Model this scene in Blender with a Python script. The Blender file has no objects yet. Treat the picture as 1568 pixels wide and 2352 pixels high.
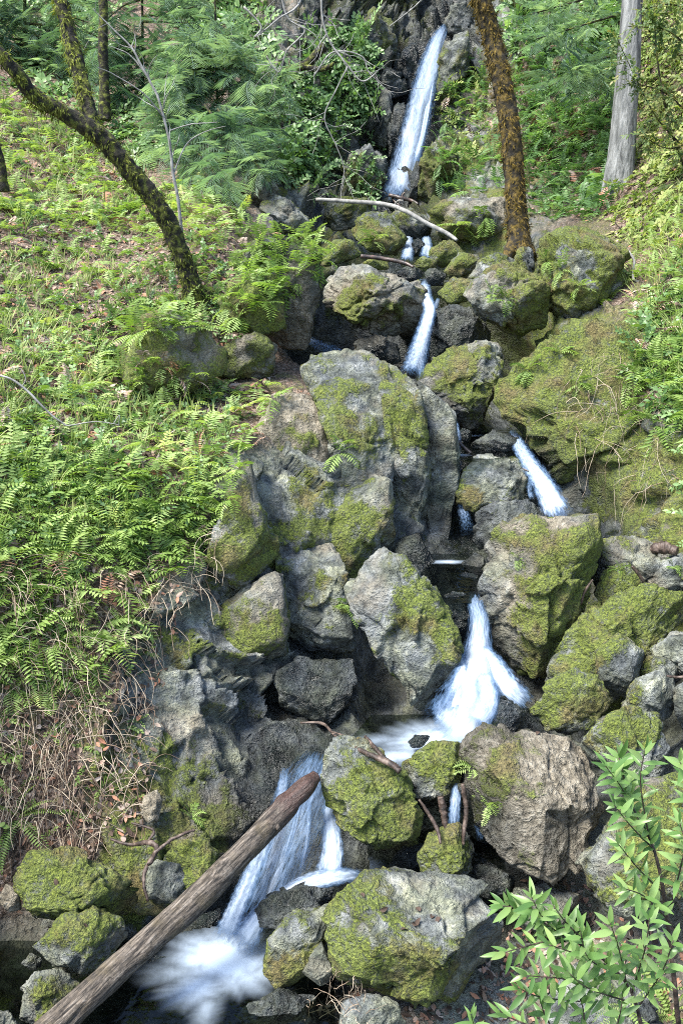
import bpy, math, random
import numpy as np
from mathutils import Vector, Matrix

# ------------------------------------------------------------------ camera, sky, sun, exposure
scene = bpy.context.scene
col = scene.collection
PITCH = math.radians(15.0)
FOCAL, CX, CY = 2036.5, 784.0, 1176.0          # image pixels: the picture is 1568 x 2352 of them
cam_data = bpy.data.cameras.new('camera')
cam_data.sensor_fit = 'VERTICAL'
cam_data.sensor_height = 36.0
cam_data.lens = 36.0 * FOCAL / 2352.0
cam_data.clip_start, cam_data.clip_end = 0.05, 500.0
cam = bpy.data.objects.new('camera', cam_data)
cam.rotation_euler = (math.radians(90) - PITCH, 0, 0)
col.objects.link(cam)
scene.camera = cam

SUN_ELEV, SUN_AZ = math.radians(58), math.radians(240)   # azimuth clockwise from +Y: behind the viewer, to the left
world = bpy.data.worlds.new('World')
scene.world = world
world.use_nodes = True
wn = world.node_tree.nodes
sky = wn.new('ShaderNodeTexSky')
sky.sky_type = 'NISHITA'
sky.sun_disc = False
sky.sun_elevation, sky.sun_rotation = SUN_ELEV, SUN_AZ
sky.air_density, sky.dust_density, sky.ozone_density = 1.0, 1.2, 1.5
wn['Background'].inputs['Strength'].default_value = 0.14
world.node_tree.links.new(sky.outputs['Color'], wn['Background'].inputs['Color'])

sun_data = bpy.data.lights.new('sun', 'SUN')
sun_data.energy, sun_data.angle, sun_data.color = 3.7, math.radians(24), (1.0, 0.96, 0.88)
sun = bpy.data.objects.new('sun', sun_data)
sd = Vector((math.sin(SUN_AZ) * math.cos(SUN_ELEV), math.cos(SUN_AZ) * math.cos(SUN_ELEV), math.sin(SUN_ELEV)))
sun.rotation_euler = sd.to_track_quat('Z', 'Y').to_euler()
sun.location = sd * 30
col.objects.link(sun)

scene.view_settings.view_transform = 'Standard'
scene.view_settings.look = 'None'
scene.view_settings.exposure = 1.6
scene.view_settings.gamma = 1.0
scene.view_settings.use_curve_mapping = False
scene.render.engine = 'CYCLES'
scene.cycles.transparent_max_bounces = 24
scene.cycles.max_bounces = 6
scene.cycles.use_denoising = False
scene.cycles.denoising_prefilter = 'ACCURATE'
scene.cycles.pixel_filter_type = 'BLACKMAN_HARRIS'
scene.cycles.filter_width = 1.0

rng = np.random.default_rng(7)
random.seed(7)

# ------------------------------------------------------------------ small helpers
FWD = np.array([0.0, math.cos(PITCH), -math.sin(PITCH)])
UP = np.array([0.0, math.sin(PITCH), math.cos(PITCH)])
RIGHT = np.array([1.0, 0.0, 0.0])

def at(px, py, Y):
    """the point in the place that lies Y metres ahead on the sight line through an image mark"""
    px, py, Y = np.broadcast_arrays(np.asarray(px, float), np.asarray(py, float), np.asarray(Y, float))
    d = FWD + ((px - CX) / FOCAL)[..., None] * RIGHT + ((CY - py) / FOCAL)[..., None] * UP
    return d * (Y / d[..., 1])[..., None]

def pixel(p):  # projects a world point to image coordinates
    p = np.asarray(p, float)
    w = p @ FWD
    return CX + FOCAL * (p @ RIGHT) / w, CY - FOCAL * (p @ UP) / w

def _hash(ix, iy, iz, s):
    h = (ix.astype(np.uint32) * np.uint32(374761393) + iy.astype(np.uint32) * np.uint32(668265263)
         + iz.astype(np.uint32) * np.uint32(2147483647 - 99991) + np.uint32((s * 974711 + 12345) & 0xffffffff))
    h = (h ^ (h >> np.uint32(13))) * np.uint32(1274126177)
    h = (h ^ (h >> np.uint32(15))) * np.uint32(2246822519)
    return h ^ (h >> np.uint32(16))

_G = np.random.default_rng(1).normal(size=(64, 3))
_G /= np.linalg.norm(_G, axis=1)[:, None]
_G = _G.astype(np.float32)

def perlin(P, seed=0):
    P = np.asarray(P, np.float32)
    I = np.floor(P).astype(np.int64)
    f = P - I
    w = f * f * f * (f * (f * 6 - 15) + 10)
    out = 0
    for dx in (0, 1):
        for dy in (0, 1):
            for dz in (0, 1):
                g = _G[_hash(I[:, 0] + dx, I[:, 1] + dy, I[:, 2] + dz, seed) & np.uint32(63)]
                dot = g[:, 0] * (f[:, 0] - dx) + g[:, 1] * (f[:, 1] - dy) + g[:, 2] * (f[:, 2] - dz)
                wt = (w[:, 0] if dx else 1 - w[:, 0]) * (w[:, 1] if dy else 1 - w[:, 1]) * (w[:, 2] if dz else 1 - w[:, 2])
                out = out + wt * dot
    return out * 1.6

def fbm(P, octaves=4, seed=0, gain=0.5, ridged=False):
    P = np.asarray(P, np.float32)
    a, s, out = 1.0, 0.0, 0
    for o in range(octaves):
        n = perlin(P * (2.03 ** o) + o * 17.3, seed + o)
        if ridged:
            n = 1 - 2 * np.abs(n)
        out = out + a * n
        s += a
        a *= gain
    return out / s

def facet(P, seed=0, tilt=1.1):
    """broken stone: every cell is a flat chip with its own height and slant"""
    P = np.asarray(P, np.float32)
    P = P + np.stack([perlin(P * .9 + k * 7.7, seed + k) for k in range(3)], -1) * .35
    I = np.floor(P).astype(np.int64)
    best = np.full(len(P), 1e9, np.float32)
    out = np.zeros(len(P), np.float32)
    for dx in (-1, 0, 1):
        for dy in (-1, 0, 1):
            for dz in (-1, 0, 1):
                h = _hash(I[:, 0] + dx, I[:, 1] + dy, I[:, 2] + dz, seed)
                c = np.stack([h & np.uint32(255), (h >> np.uint32(8)) & np.uint32(255), (h >> np.uint32(16)) & np.uint32(255)], -1).astype(np.float32) / 255
                D = P - (I + (dx, dy, dz)) - c
                d2 = (D * D).sum(1)
                m = d2 < best
                best[m] = d2[m]
                out[m] = (D[m] * _G[(h[m] >> np.uint32(24)) & np.uint32(63)]).sum(1) * tilt + c[m, 0] - .5
    return out

def mesh(name, V, F, attrs=None, uv=None, smooth=True):
    V = np.asarray(V, np.float32)
    F = np.asarray(F, np.int32)
    me = bpy.data.meshes.new(name)
    me.vertices.add(len(V))
    me.vertices.foreach_set('co', V.ravel())
    n, k = F.shape
    me.loops.add(n * k)
    me.loops.foreach_set('vertex_index', F.ravel())
    me.polygons.add(n)
    me.polygons.foreach_set('loop_start', np.arange(0, n * k, k, dtype=np.int32))
    me.polygons.foreach_set('loop_total', np.full(n, k, np.int32))
    if smooth:
        me.polygons.foreach_set('use_smooth', np.ones(n, bool))
    for an, av in (attrs or {}).items():
        a = me.attributes.new(an, 'FLOAT', 'POINT')
        a.data.foreach_set('value', np.broadcast_to(np.asarray(av, np.float32), (len(V),)).ravel())
    if uv is not None:
        l = me.uv_layers.new(name='UVMap')
        l.data.foreach_set('uv', np.asarray(uv, np.float32)[F.ravel()].ravel())
    me.update(calc_edges=True)
    return me

def obj(name, me, mat=None, parent=None, loc=None, label=None, cat=None, group=None, kind=None):
    o = bpy.data.objects.new(name, me)
    col.objects.link(o)
    if mat is not None and me is not None and len(me.materials) == 0:
        me.materials.append(mat)
    if parent is not None:
        o.parent = parent
    if loc is not None:
        o.location = [float(c) for c in loc]
    for k, v in (('label', label), ('category', cat), ('group', group), ('kind', kind)):
        if v:
            o[k] = v
    return o

def inside(poly, x, y):
    poly = np.asarray(poly, float)
    x, y = np.asarray(x, float), np.asarray(y, float)
    r = np.zeros(x.shape, bool)
    j = len(poly) - 1
    for i in range(len(poly)):
        xi, yi, xj, yj = *poly[i], *poly[j]
        c = ((yi > y) != (yj > y)) & (x < (xj - xi) * (y - yi) / (yj - yi + 1e-12) + xi)
        r ^= c
        j = i
    return r

def spline(P, n):
    """Catmull-Rom through the rows of P, n samples"""
    P = np.asarray(P, float)
    if len(P) == 2:
        t = np.linspace(0, 1, n)[:, None]
        return P[0] * (1 - t) + P[1] * t
    Q = np.vstack([2 * P[0] - P[1], P, 2 * P[-1] - P[-2]])
    t = np.linspace(0, len(P) - 1, n)
    i = np.clip(np.floor(t).astype(int), 0, len(P) - 2)
    f = (t - i)[:, None]
    a, b, c, d = Q[i], Q[i + 1], Q[i + 2], Q[i + 3]
    return 0.5 * (2 * b + (c - a) * f + (2 * a - 5 * b + 4 * c - d) * f ** 2 + (3 * b - a - 3 * c + d) * f ** 3)

def tube(P, R, seg=10, bump=0.0, bscale=8.0, seed=0, cap=True):
    """a round limb along P with radii R, its skin roughened; returns V, F(quads)"""
    P, R = np.asarray(P, float), np.asarray(R, float)
    n = len(P)
    T = np.gradient(P, axis=0)
    T /= np.linalg.norm(T, axis=1)[:, None] + 1e-12
    ref = np.array([0.31, 0.89, 0.33])
    A = np.cross(T, ref)
    A /= np.linalg.norm(A, axis=1)[:, None] + 1e-12
    B = np.cross(T, A)
    th = np.linspace(0, 2 * np.pi, seg, endpoint=False)
    D = A[:, None] * np.cos(th)[None, :, None] + B[:, None] * np.sin(th)[None, :, None]
    V = P[:, None] + D * R[:, None, None]
    if bump:
        q = V.reshape(-1, 3) * bscale
        k = fbm(q, 4, seed).reshape(n, seg)
        V = V + D * (k * bump * R[:, None])[..., None]
    V = V.reshape(-1, 3)
    i = np.arange(n - 1)[:, None] * seg
    j = np.arange(seg)[None]
    F = np.stack([i + j, i + (j + 1) % seg, i + seg + (j + 1) % seg, i + seg + j], -1).reshape(-1, 4)
    if cap:
        V = np.vstack([V, P[0], P[-1]])
        m = n * seg
        a = np.arange(seg)
        F = np.vstack([F, np.stack([(a + 1) % seg, a, np.full(seg, m), np.full(seg, m)], -1),
                       np.stack([(n - 1) * seg + a, (n - 1) * seg + (a + 1) % seg, np.full(seg, m + 1), np.full(seg, m + 1)], -1)])
        F = F.astype(np.int32)
    return V, F

def quads_to_tris(F):
    t = np.vstack([F[:, [0, 1, 2]], F[:, [0, 2, 3]]])
    return t[(t[:, 0] != t[:, 1]) & (t[:, 1] != t[:, 2]) & (t[:, 0] != t[:, 2])]

class Soup:
    """collects triangles of one thing"""
    def __init__(self):
        self.V, self.F, self.A, self.n = [], [], [], 0
    def add(self, V, F, a=0.5):
        F = np.asarray(F)
        if F.shape[1] == 4:
            F = quads_to_tris(F)
        self.V.append(V)
        self.F.append(F + self.n)
        self.A.append(np.broadcast_to(np.asarray(a, float), (len(V),)))
        self.n += len(V)
    def mesh(self, name, origin=(0, 0, 0), smooth=True):
        return mesh(name, np.vstack(self.V) - np.asarray(origin), np.vstack(self.F), {'tint': np.concatenate(self.A)}, smooth=smooth)

# ------------------------------------------------------------------ materials
class NT:
    def __init__(self, name):
        self.m = bpy.data.materials.new(name)
        self.m.use_nodes = True
        self.t = self.m.node_tree
        self.t.nodes.clear()
        self.out = self.t.nodes.new('ShaderNodeOutputMaterial')
    def n(self, typ, ins=None, **kw):
        nd = self.t.nodes.new('ShaderNode' + typ)
        for k, v in kw.items():
            setattr(nd, k, v)
        for k, v in (ins or {}).items():
            self.put(nd.inputs[k], v)
        return nd
    def put(self, sock, v):
        if isinstance(v, bpy.types.NodeSocket):
            self.t.links.new(v, sock)
        elif isinstance(v, bpy.types.Node):
            self.t.links.new(v.outputs[0], sock)
        else:
            sock.default_value = v
    def math(self, op, a, b=0.0, c=0.0, clamp=False):
        nd = self.n('Math', {0: a, 1: b, 2: c}, operation=op)
        nd.use_clamp = clamp
        return nd.outputs[0]
    def mix(self, f, a, b, mode='MIX'):
        nd = self.n('Mix', data_type='RGBA', blend_type=mode)
        self.put(nd.inputs['Factor'], f)
        self.put(nd.inputs['A'], a)
        self.put(nd.inputs['B'], b)
        return nd.outputs['Result']
    def noise(self, vec, scale, detail=4, rough=0.55, dist=0.0):
        return self.n('TexNoise', {'Vector': vec, 'Scale': scale, 'Detail': detail, 'Roughness': rough, 'Distortion': dist}).outputs['Fac']
    def ramp(self, f, stops):
        nd = self.n('ValToRGB', {'Fac': f})
        e = nd.color_ramp.elements
        while len(e) < len(stops):
            e.new(0.5)
        for el, (p, c) in zip(e, stops):
            el.position = p
            el.color = (*c, 1) if len(c) == 3 else c
        return nd.outputs['Color']
    def attr(self, name, typ='GEOMETRY'):
        return self.n('Attribute', attribute_name=name, attribute_type=typ).outputs['Fac']

def stone_material():
    t = NT('mossy_stone')
    pos = t.n('NewGeometry').outputs['Position']
    nrm = t.n('NewGeometry').outputs['Normal']
    nz = t.n('SeparateXYZ', {0: nrm}).outputs['Z']
    moss_a, wet_a, soil_a, tan_a = (t.attr(k) for k in ('moss', 'wet', 'soil', 'tan'))
    n1 = t.noise(pos, 2.3, 4, 0.6)
    n2 = t.noise(pos, 8, 6, 0.66, 0.5)
    n3 = t.noise(pos, 75, 3, 0.65)
    n4 = t.noise(pos, 29, 4, 0.7, 0.3)
    rock = t.ramp(n2, [(0.32, (0.030, 0.036, 0.039)), (0.46, (0.115, 0.128, 0.13)), (0.59, (0.25, 0.265, 0.26)), (0.71, (0.47, 0.48, 0.455))])
    speck = t.ramp(n3, [(0.30, (0.6, 0.6, 0.6)), (0.5, (1, 1, 1)), (0.68, (1.2, 1.2, 1.18))])
    rock = t.mix(1.0, rock, speck, 'MULTIPLY')
    tanc = t.ramp(n4, [(0.3, (0.08, 0.068, 0.048)), (0.5, (0.24, 0.21, 0.155)), (0.7, (0.44, 0.40, 0.32))])
    nb = t.noise(pos, 4.7, 3)
    rock = t.mix(t.math('MULTIPLY', t.math('SUBTRACT', t.math('ADD', nb, t.math('MULTIPLY', n4, .5)), 0.62), 4.0, clamp=True), rock, (0.98, 0.97, 0.70, 1), 'MULTIPLY')
    tf = t.math('MULTIPLY', t.math('SUBTRACT', t.math('ADD', tan_a, n1), 0.70), 5.0, clamp=True)
    rock = t.mix(tf, rock, tanc)
    # wet stone is darker
    wn_ = t.math('MULTIPLY', wet_a, 1.0, clamp=True)
    # moss
    mf = t.math('ADD', moss_a, t.math('MULTIPLY', t.math('SUBTRACT', n4, 0.5), 2.0))
    mf = t.math('ADD', mf, t.math('MULTIPLY', t.math('SUBTRACT', n3, 0.5), 1.1))
    mf = t.math('MULTIPLY', t.math('SUBTRACT', mf, 0.40), 2.0, clamp=True)
    mf = t.math('MULTIPLY', mf, 0.9)
    m1 = t.ramp(n3, [(0.25, (0.028, 0.040, 0.005)), (0.5, (0.115, 0.150, 0.014)), (0.72, (0.26, 0.31, 0.04))])
    m2 = t.ramp(n3, [(0.25, (0.045, 0.035, 0.010)), (0.5, (0.14, 0.115, 0.035)), (0.72, (0.27, 0.22, 0.085))])
    moss = t.mix(t.math('MULTIPLY', t.math('SUBTRACT', nb, 0.50), 6.0, clamp=True), m1, m2)
    rock = t.mix(mf, rock, moss)
    # leaf litter and soil
    vor = t.n('TexVoronoi', {'Vector': pos, 'Scale': 75.0})
    litter = t.ramp(t.n('SeparateColor', {0: vor.outputs['Color']}).outputs[0],
                    [(0.0, (0.045, 0.028, 0.018)), (0.35, (0.13, 0.085, 0.055)), (0.6, (0.24, 0.17, 0.12)), (0.85, (0.40, 0.32, 0.26)), (1.0, (0.30, 0.14, 0.08))])
    litter = t.mix(1.0, litter, t.ramp(n4, [(0.3, (0.35, 0.35, 0.35)), (0.6, (1.1, 1.1, 1.1))]), 'MULTIPLY')
    sf = t.math('MULTIPLY', t.math('SUBTRACT', t.math('ADD', soil_a, t.math('MULTIPLY', n2, 0.7)), 0.75), 4.0, clamp=True)
    sfm = t.math('MULTIPLY', sf, t.math('SUBTRACT', 1.0, t.math('MULTIPLY', mf, 0.6)))
    base = t.mix(sfm, rock, litter)
    dark = t.mix(wn_, (1, 1, 1, 1), (0.11, 0.135, 0.16, 1))
    base = t.mix(1.0, base, dark, 'MULTIPLY')
    rough = t.math('SUBTRACT', 0.92, t.math('MULTIPLY', wn_, t.math('ADD', 0.56, t.math('MULTIPLY', n4, 0.25))))
    h = t.math('ADD', t.math('MULTIPLY', n2, 0.9), t.math('MULTIPLY', n4, 0.5))
    h = t.math('ADD', h, t.math('MULTIPLY', n3, t.math('ADD', 0.16, t.math('MULTIPLY', mf, 0.22))))
    bump = t.n('Bump', {'Height': h, 'Strength': 1.0, 'Distance': 0.085})
    p = t.n('BsdfPrincipled', {'Base Color': base, 'Roughness': rough, 'Normal': bump.outputs[0], 'Specular IOR Level': 0.5})
    t.put(t.out.inputs['Surface'], p)
    return t.m

def leaf_material(name, dark, mid, light, transl=0.35, rough=0.5, odd=None, veins=False):
    t = NT(name)
    tint = t.attr('tint')
    rnd = t.n('ObjectInfo').outputs['Random']
    pos = t.n('NewGeometry').outputs['Position']
    f = t.math('ADD', t.math('MULTIPLY', tint, 0.6), t.math('MULTIPLY', rnd, 0.25))
    f = t.math('ADD', f, t.math('MULTIPLY', t.math('SUBTRACT', t.noise(pos, 1.7, 3), 0.5), 0.9))
    stops = [(0.05, dark), (0.42, mid), (0.80, light)]
    if odd:
        stops.append((0.98, odd))
    c = t.ramp(f, stops)
    p = t.n('BsdfPrincipled', {'Base Color': c, 'Roughness': rough, 'Specular IOR Level': 0.35})
    tc = t.mix(1.0, c, (1.25, 1.35, 0.6, 1), 'MULTIPLY')
    tr = t.n('BsdfTranslucent', {'Color': tc})
    ms = t.n('MixShader', {0: transl, 1: p.outputs[0], 2: tr.outputs[0]})
    t.put(t.out.inputs['Surface'], ms)
    return t.m

def plain_material(name, stops, scale=20, rough=0.85, stretch=None, bump=0.4, dist=0.01, tint=0.0):
    t = NT(name)
    pos = t.n('TexCoord').outputs['Object']
    if stretch:
        pos = t.n('Mapping', {'Vector': pos, 'Scale': stretch}).outputs[0]
    n = t.noise(pos, scale, 7, 0.65, 0.3)
    f = n
    if tint:
        f = t.math('ADD', n, t.math('MULTIPLY', t.math('SUBTRACT', t.attr('tint'), 0.5), tint))
    c = t.ramp(f, stops)
    b = t.n('Bump', {'Height': t.noise(pos, scale * 1.7, 6, 0.7), 'Strength': bump, 'Distance': dist})
    p = t.n('BsdfPrincipled', {'Base Color': c, 'Roughness': rough, 'Normal': b.outputs[0]})
    t.put(t.out.inputs['Surface'], p)
    return t.m

def falling_water_material():
    t = NT('falling_water')
    uv = t.n('UVMap').outputs[0]
    dens = t.attr('dens')
    mp = t.n('Mapping', {'Vector': uv, 'Scale': (1.0, 0.16, 1.0)}).outputs[0]
    s1 = t.noise(mp, 9, 5, 0.6, 0.15)
    mp2 = t.n('Mapping', {'Vector': uv, 'Scale': (1.0, 0.06, 1.0)}).outputs[0]
    s2 = t.noise(mp2, 34, 3, 0.6)
    s = t.math('ADD', t.math('MULTIPLY', t.math('SUBTRACT', s1, 0.5), 2.6), t.math('MULTIPLY', t.math('SUBTRACT', s2, 0.5), 1.9))
    a = t.math('ADD', dens, t.math('MULTIPLY', s, t.math('SUBTRACT', 1.25, dens)))
    a = t.math('MULTIPLY', a, t.math('MULTIPLY', dens, 2.2, clamp=True), clamp=True)
    wc = t.mix(t.math('POWER', t.math('MULTIPLY', a, dens, clamp=True), 1.6), (0.10, 0.19, 0.34, 1), (0.50, 0.58, 0.68, 1))  # blue of the reflected sky is painted into the thinner water
    p = t.n('BsdfPrincipled', {'Base Color': wc, 'Roughness': 0.4, 'Specular IOR Level': 0.4})
    tr = t.n('BsdfTranslucent', {'Color': wc})
    body = t.n('MixShader', {0: 0.3, 1: p.outputs[0], 2: tr.outputs[0]})
    ms = t.n('MixShader', {0: a, 1: t.n('BsdfTransparent').outputs[0], 2: body.outputs[0]})
    t.put(t.out.inputs['Surface'], ms)
    return t.m

def pool_material():
    t = NT('pool_water')
    pos = t.n('NewGeometry').outputs['Position']
    foam = t.attr('foam')
    n = t.noise(pos, 7, 3, 0.5, 0.2)
    nf = t.noise(pos, 16, 5, 0.6, 0.4)
    b = t.n('Bump', {'Height': n, 'Strength': 0.25, 'Distance': 0.04})
    gl = t.n('BsdfGlossy', {'Color': (0.9, 0.95, 1.0, 1), 'Roughness': 0.12, 'Normal': b.outputs[0]})
    tp = t.n('BsdfTransparent', {'Color': (0.30, 0.34, 0.31, 1)})
    fr = t.n('Fresnel', {'IOR': 1.33, 'Normal': b.outputs[0]})
    w = t.n('MixShader', {0: fr.outputs[0], 1: tp.outputs[0], 2: gl.outputs[0]})
    fo = t.n('BsdfPrincipled', {'Base Color': (0.40, 0.49, 0.60, 1), 'Roughness': 0.5})
    foam = t.math('POWER', foam, 1.5)
    fa = t.math('ADD', foam, t.math('MULTIPLY', t.math('SUBTRACT', nf, 0.5), t.math('MULTIPLY', foam, 1.3)), clamp=True)
    ms = t.n('MixShader', {0: fa, 1: w.outputs[0], 2: fo.outputs[0]})
    t.put(t.out.inputs['Surface'], ms)
    return t.m

STONE = stone_material()
FALL = falling_water_material()
POOL = pool_material()
# ------------------------------------------------------------------ lie of the land: image coordinates with estimated distances (mark x, mark y, metres ahead)
IMAGE_DEPTHS = [(-500, 2700, 1.9), (200, 2700, 2.5), (784, 2700, 2.5), (1300, 2700, 2.4), (2070, 2700, 1.8),
 (0, 2352, 3.05), (0, 2200, 3.42), (0, 2050, 3.6), (0, 1800, 3.8), (0, 1500, 4.1), (0, 1250, 4.5), (0, 1000, 5.2), (0, 850, 5.9), (0, 700, 7.0), (0, 500, 8.8), (0, 250, 11.5), (0, 0, 14.0),
 (300, 2352, 3.2), (300, 2200, 3.5), (300, 2050, 3.65), (300, 1900, 3.85), (300, 1700, 4.1), (300, 1500, 4.4), (300, 1250, 4.8), (300, 1060, 5.25), (300, 920, 6.1), (300, 700, 7.2), (300, 500, 9.2), (300, 250, 12.0), (300, 0, 15.0),
 (520, 2352, 3.25), (520, 2200, 3.6), (480, 2000, 3.85), (480, 1850, 4.05), (520, 1700, 4.4), (520, 1500, 4.8), (520, 1300, 5.1), (530, 1080, 5.4), (520, 950, 6.1), (520, 880, 6.7), (520, 700, 7.4), (520, 550, 8.2), (520, 400, 10.5), (520, 200, 13.2), (520, 0, 15.2),
 (720, 2352, 3.2), (700, 2200, 3.55), (640, 2080, 3.85), (680, 1950, 4.05), (700, 1850, 4.2), (700, 1750, 4.45), (720, 1640, 4.75), (720, 1400, 5.4), (720, 1250, 5.5), (720, 1000, 6.02), (700, 850, 7.0), (720, 780, 8.3), (720, 650, 9.0), (720, 520, 10.8), (720, 440, 12.6), (720, 200, 14.2), (720, 0, 15.4),
 (900, 2352, 3.1), (900, 2200, 3.4), (900, 2000, 3.9), (900, 1850, 4.15), (900, 1720, 4.3), (900, 1640, 4.65), (880, 1550, 5.1), (880, 1400, 5.5), (880, 1200, 5.75), (900, 1000, 6.25), (800, 1100, 5.85), (900, 900, 7.2), (900, 830, 8.3), (900, 700, 8.9), (900, 560, 10.8), (900, 480, 13.4), (900, 300, 14.9), (900, 100, 15.8), (900, 0, 16.4),
 (1080, 2352, 3.1), (1080, 2150, 3.5), (1080, 1950, 3.95), (1080, 1800, 4.15), (1060, 1680, 4.4), (1080, 1560, 4.8), (1080, 1480, 5.1), (1080, 1400, 5.25), (1070, 1330, 5.5), (1050, 1280, 5.9), (1070, 1200, 6.4), (1070, 1060, 6.95), (1080, 1000, 7.15), (1080, 900, 7.9), (1080, 750, 8.7), (1080, 600, 9.6), (1080, 450, 11.9), (1050, 300, 14.3), (1050, 100, 15.6), (1050, 0, 16.3),
 (1300, 2352, 3.1), (1300, 2100, 3.55), (1300, 1900, 4.0), (1300, 1700, 4.35), (1300, 1500, 4.95), (1300, 1300, 5.7), (1300, 1180, 6.15), (1230, 1060, 6.6), (1300, 950, 6.7), (1300, 850, 6.9), (1300, 760, 7.5), (1300, 650, 8.5), (1300, 520, 10.0), (1300, 450, 11.5), (1300, 300, 12.4), (1300, 100, 13.4), (1300, 0, 14.0),
 (1540, 2352, 3.0), (1540, 2100, 3.35), (1540, 1900, 3.75), (1540, 1650, 4.15), (1540, 1400, 4.85), (1540, 1240, 5.4), (1540, 1000, 5.8), (1540, 800, 6.3), (1540, 650, 7.1), (1540, 500, 8.4), (1540, 350, 10.2), (1540, 200, 11.2), (1540, 0, 12.2),
 (2070, 2352, 2.3), (2070, 1900, 2.8), (2070, 1400, 3.6), (2070, 1000, 4.3), (2070, 600, 5.3), (2070, 0, 8.0), (2070, -500, 10.0),
 (-500, 2352, 2.2), (-500, 1900, 2.9), (-500, 1500, 3.2), (-500, 1000, 4.0), (-500, 600, 6.0), (-500, 0, 10.5), (-500, -500, 13.0),
 (784, -500, 19.0), (300, -500, 18.0), (1300, -500, 16.5)]

class Land:
    def __init__(self, S):
        S = np.asarray(S, float)
        self.c = S[:, :2] / 1000
        n = len(S)
        K = self.k(self.c, self.c) + np.eye(n) * 2e-4
        P = np.hstack([np.ones((n, 1)), self.c])
        A = np.block([[K, P], [P.T, np.zeros((3, 3))]])
        self.w = np.linalg.solve(A, np.concatenate([np.log(S[:, 2]), np.zeros(3)]))
    @staticmethod
    def k(a, b):
        r2 = ((a[:, None] - b[None]) ** 2).sum(-1)
        return 0.5 * r2 * np.log(r2 + 1e-12)
    def Y(self, px, py):
        px, py = np.broadcast_arrays(np.asarray(px, float), np.asarray(py, float))
        q = np.stack([px.ravel(), py.ravel()], -1) / 1000
        out = np.empty(len(q))
        for s in range(0, len(q), 20000):
            e = q[s:s + 20000]
            out[s:s + 20000] = self.k(e, self.c) @ self.w[:-3] + self.w[-3] + e @ self.w[-2:]
        return np.exp(out).reshape(px.shape)

LAND = Land(IMAGE_DEPTHS)

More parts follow.
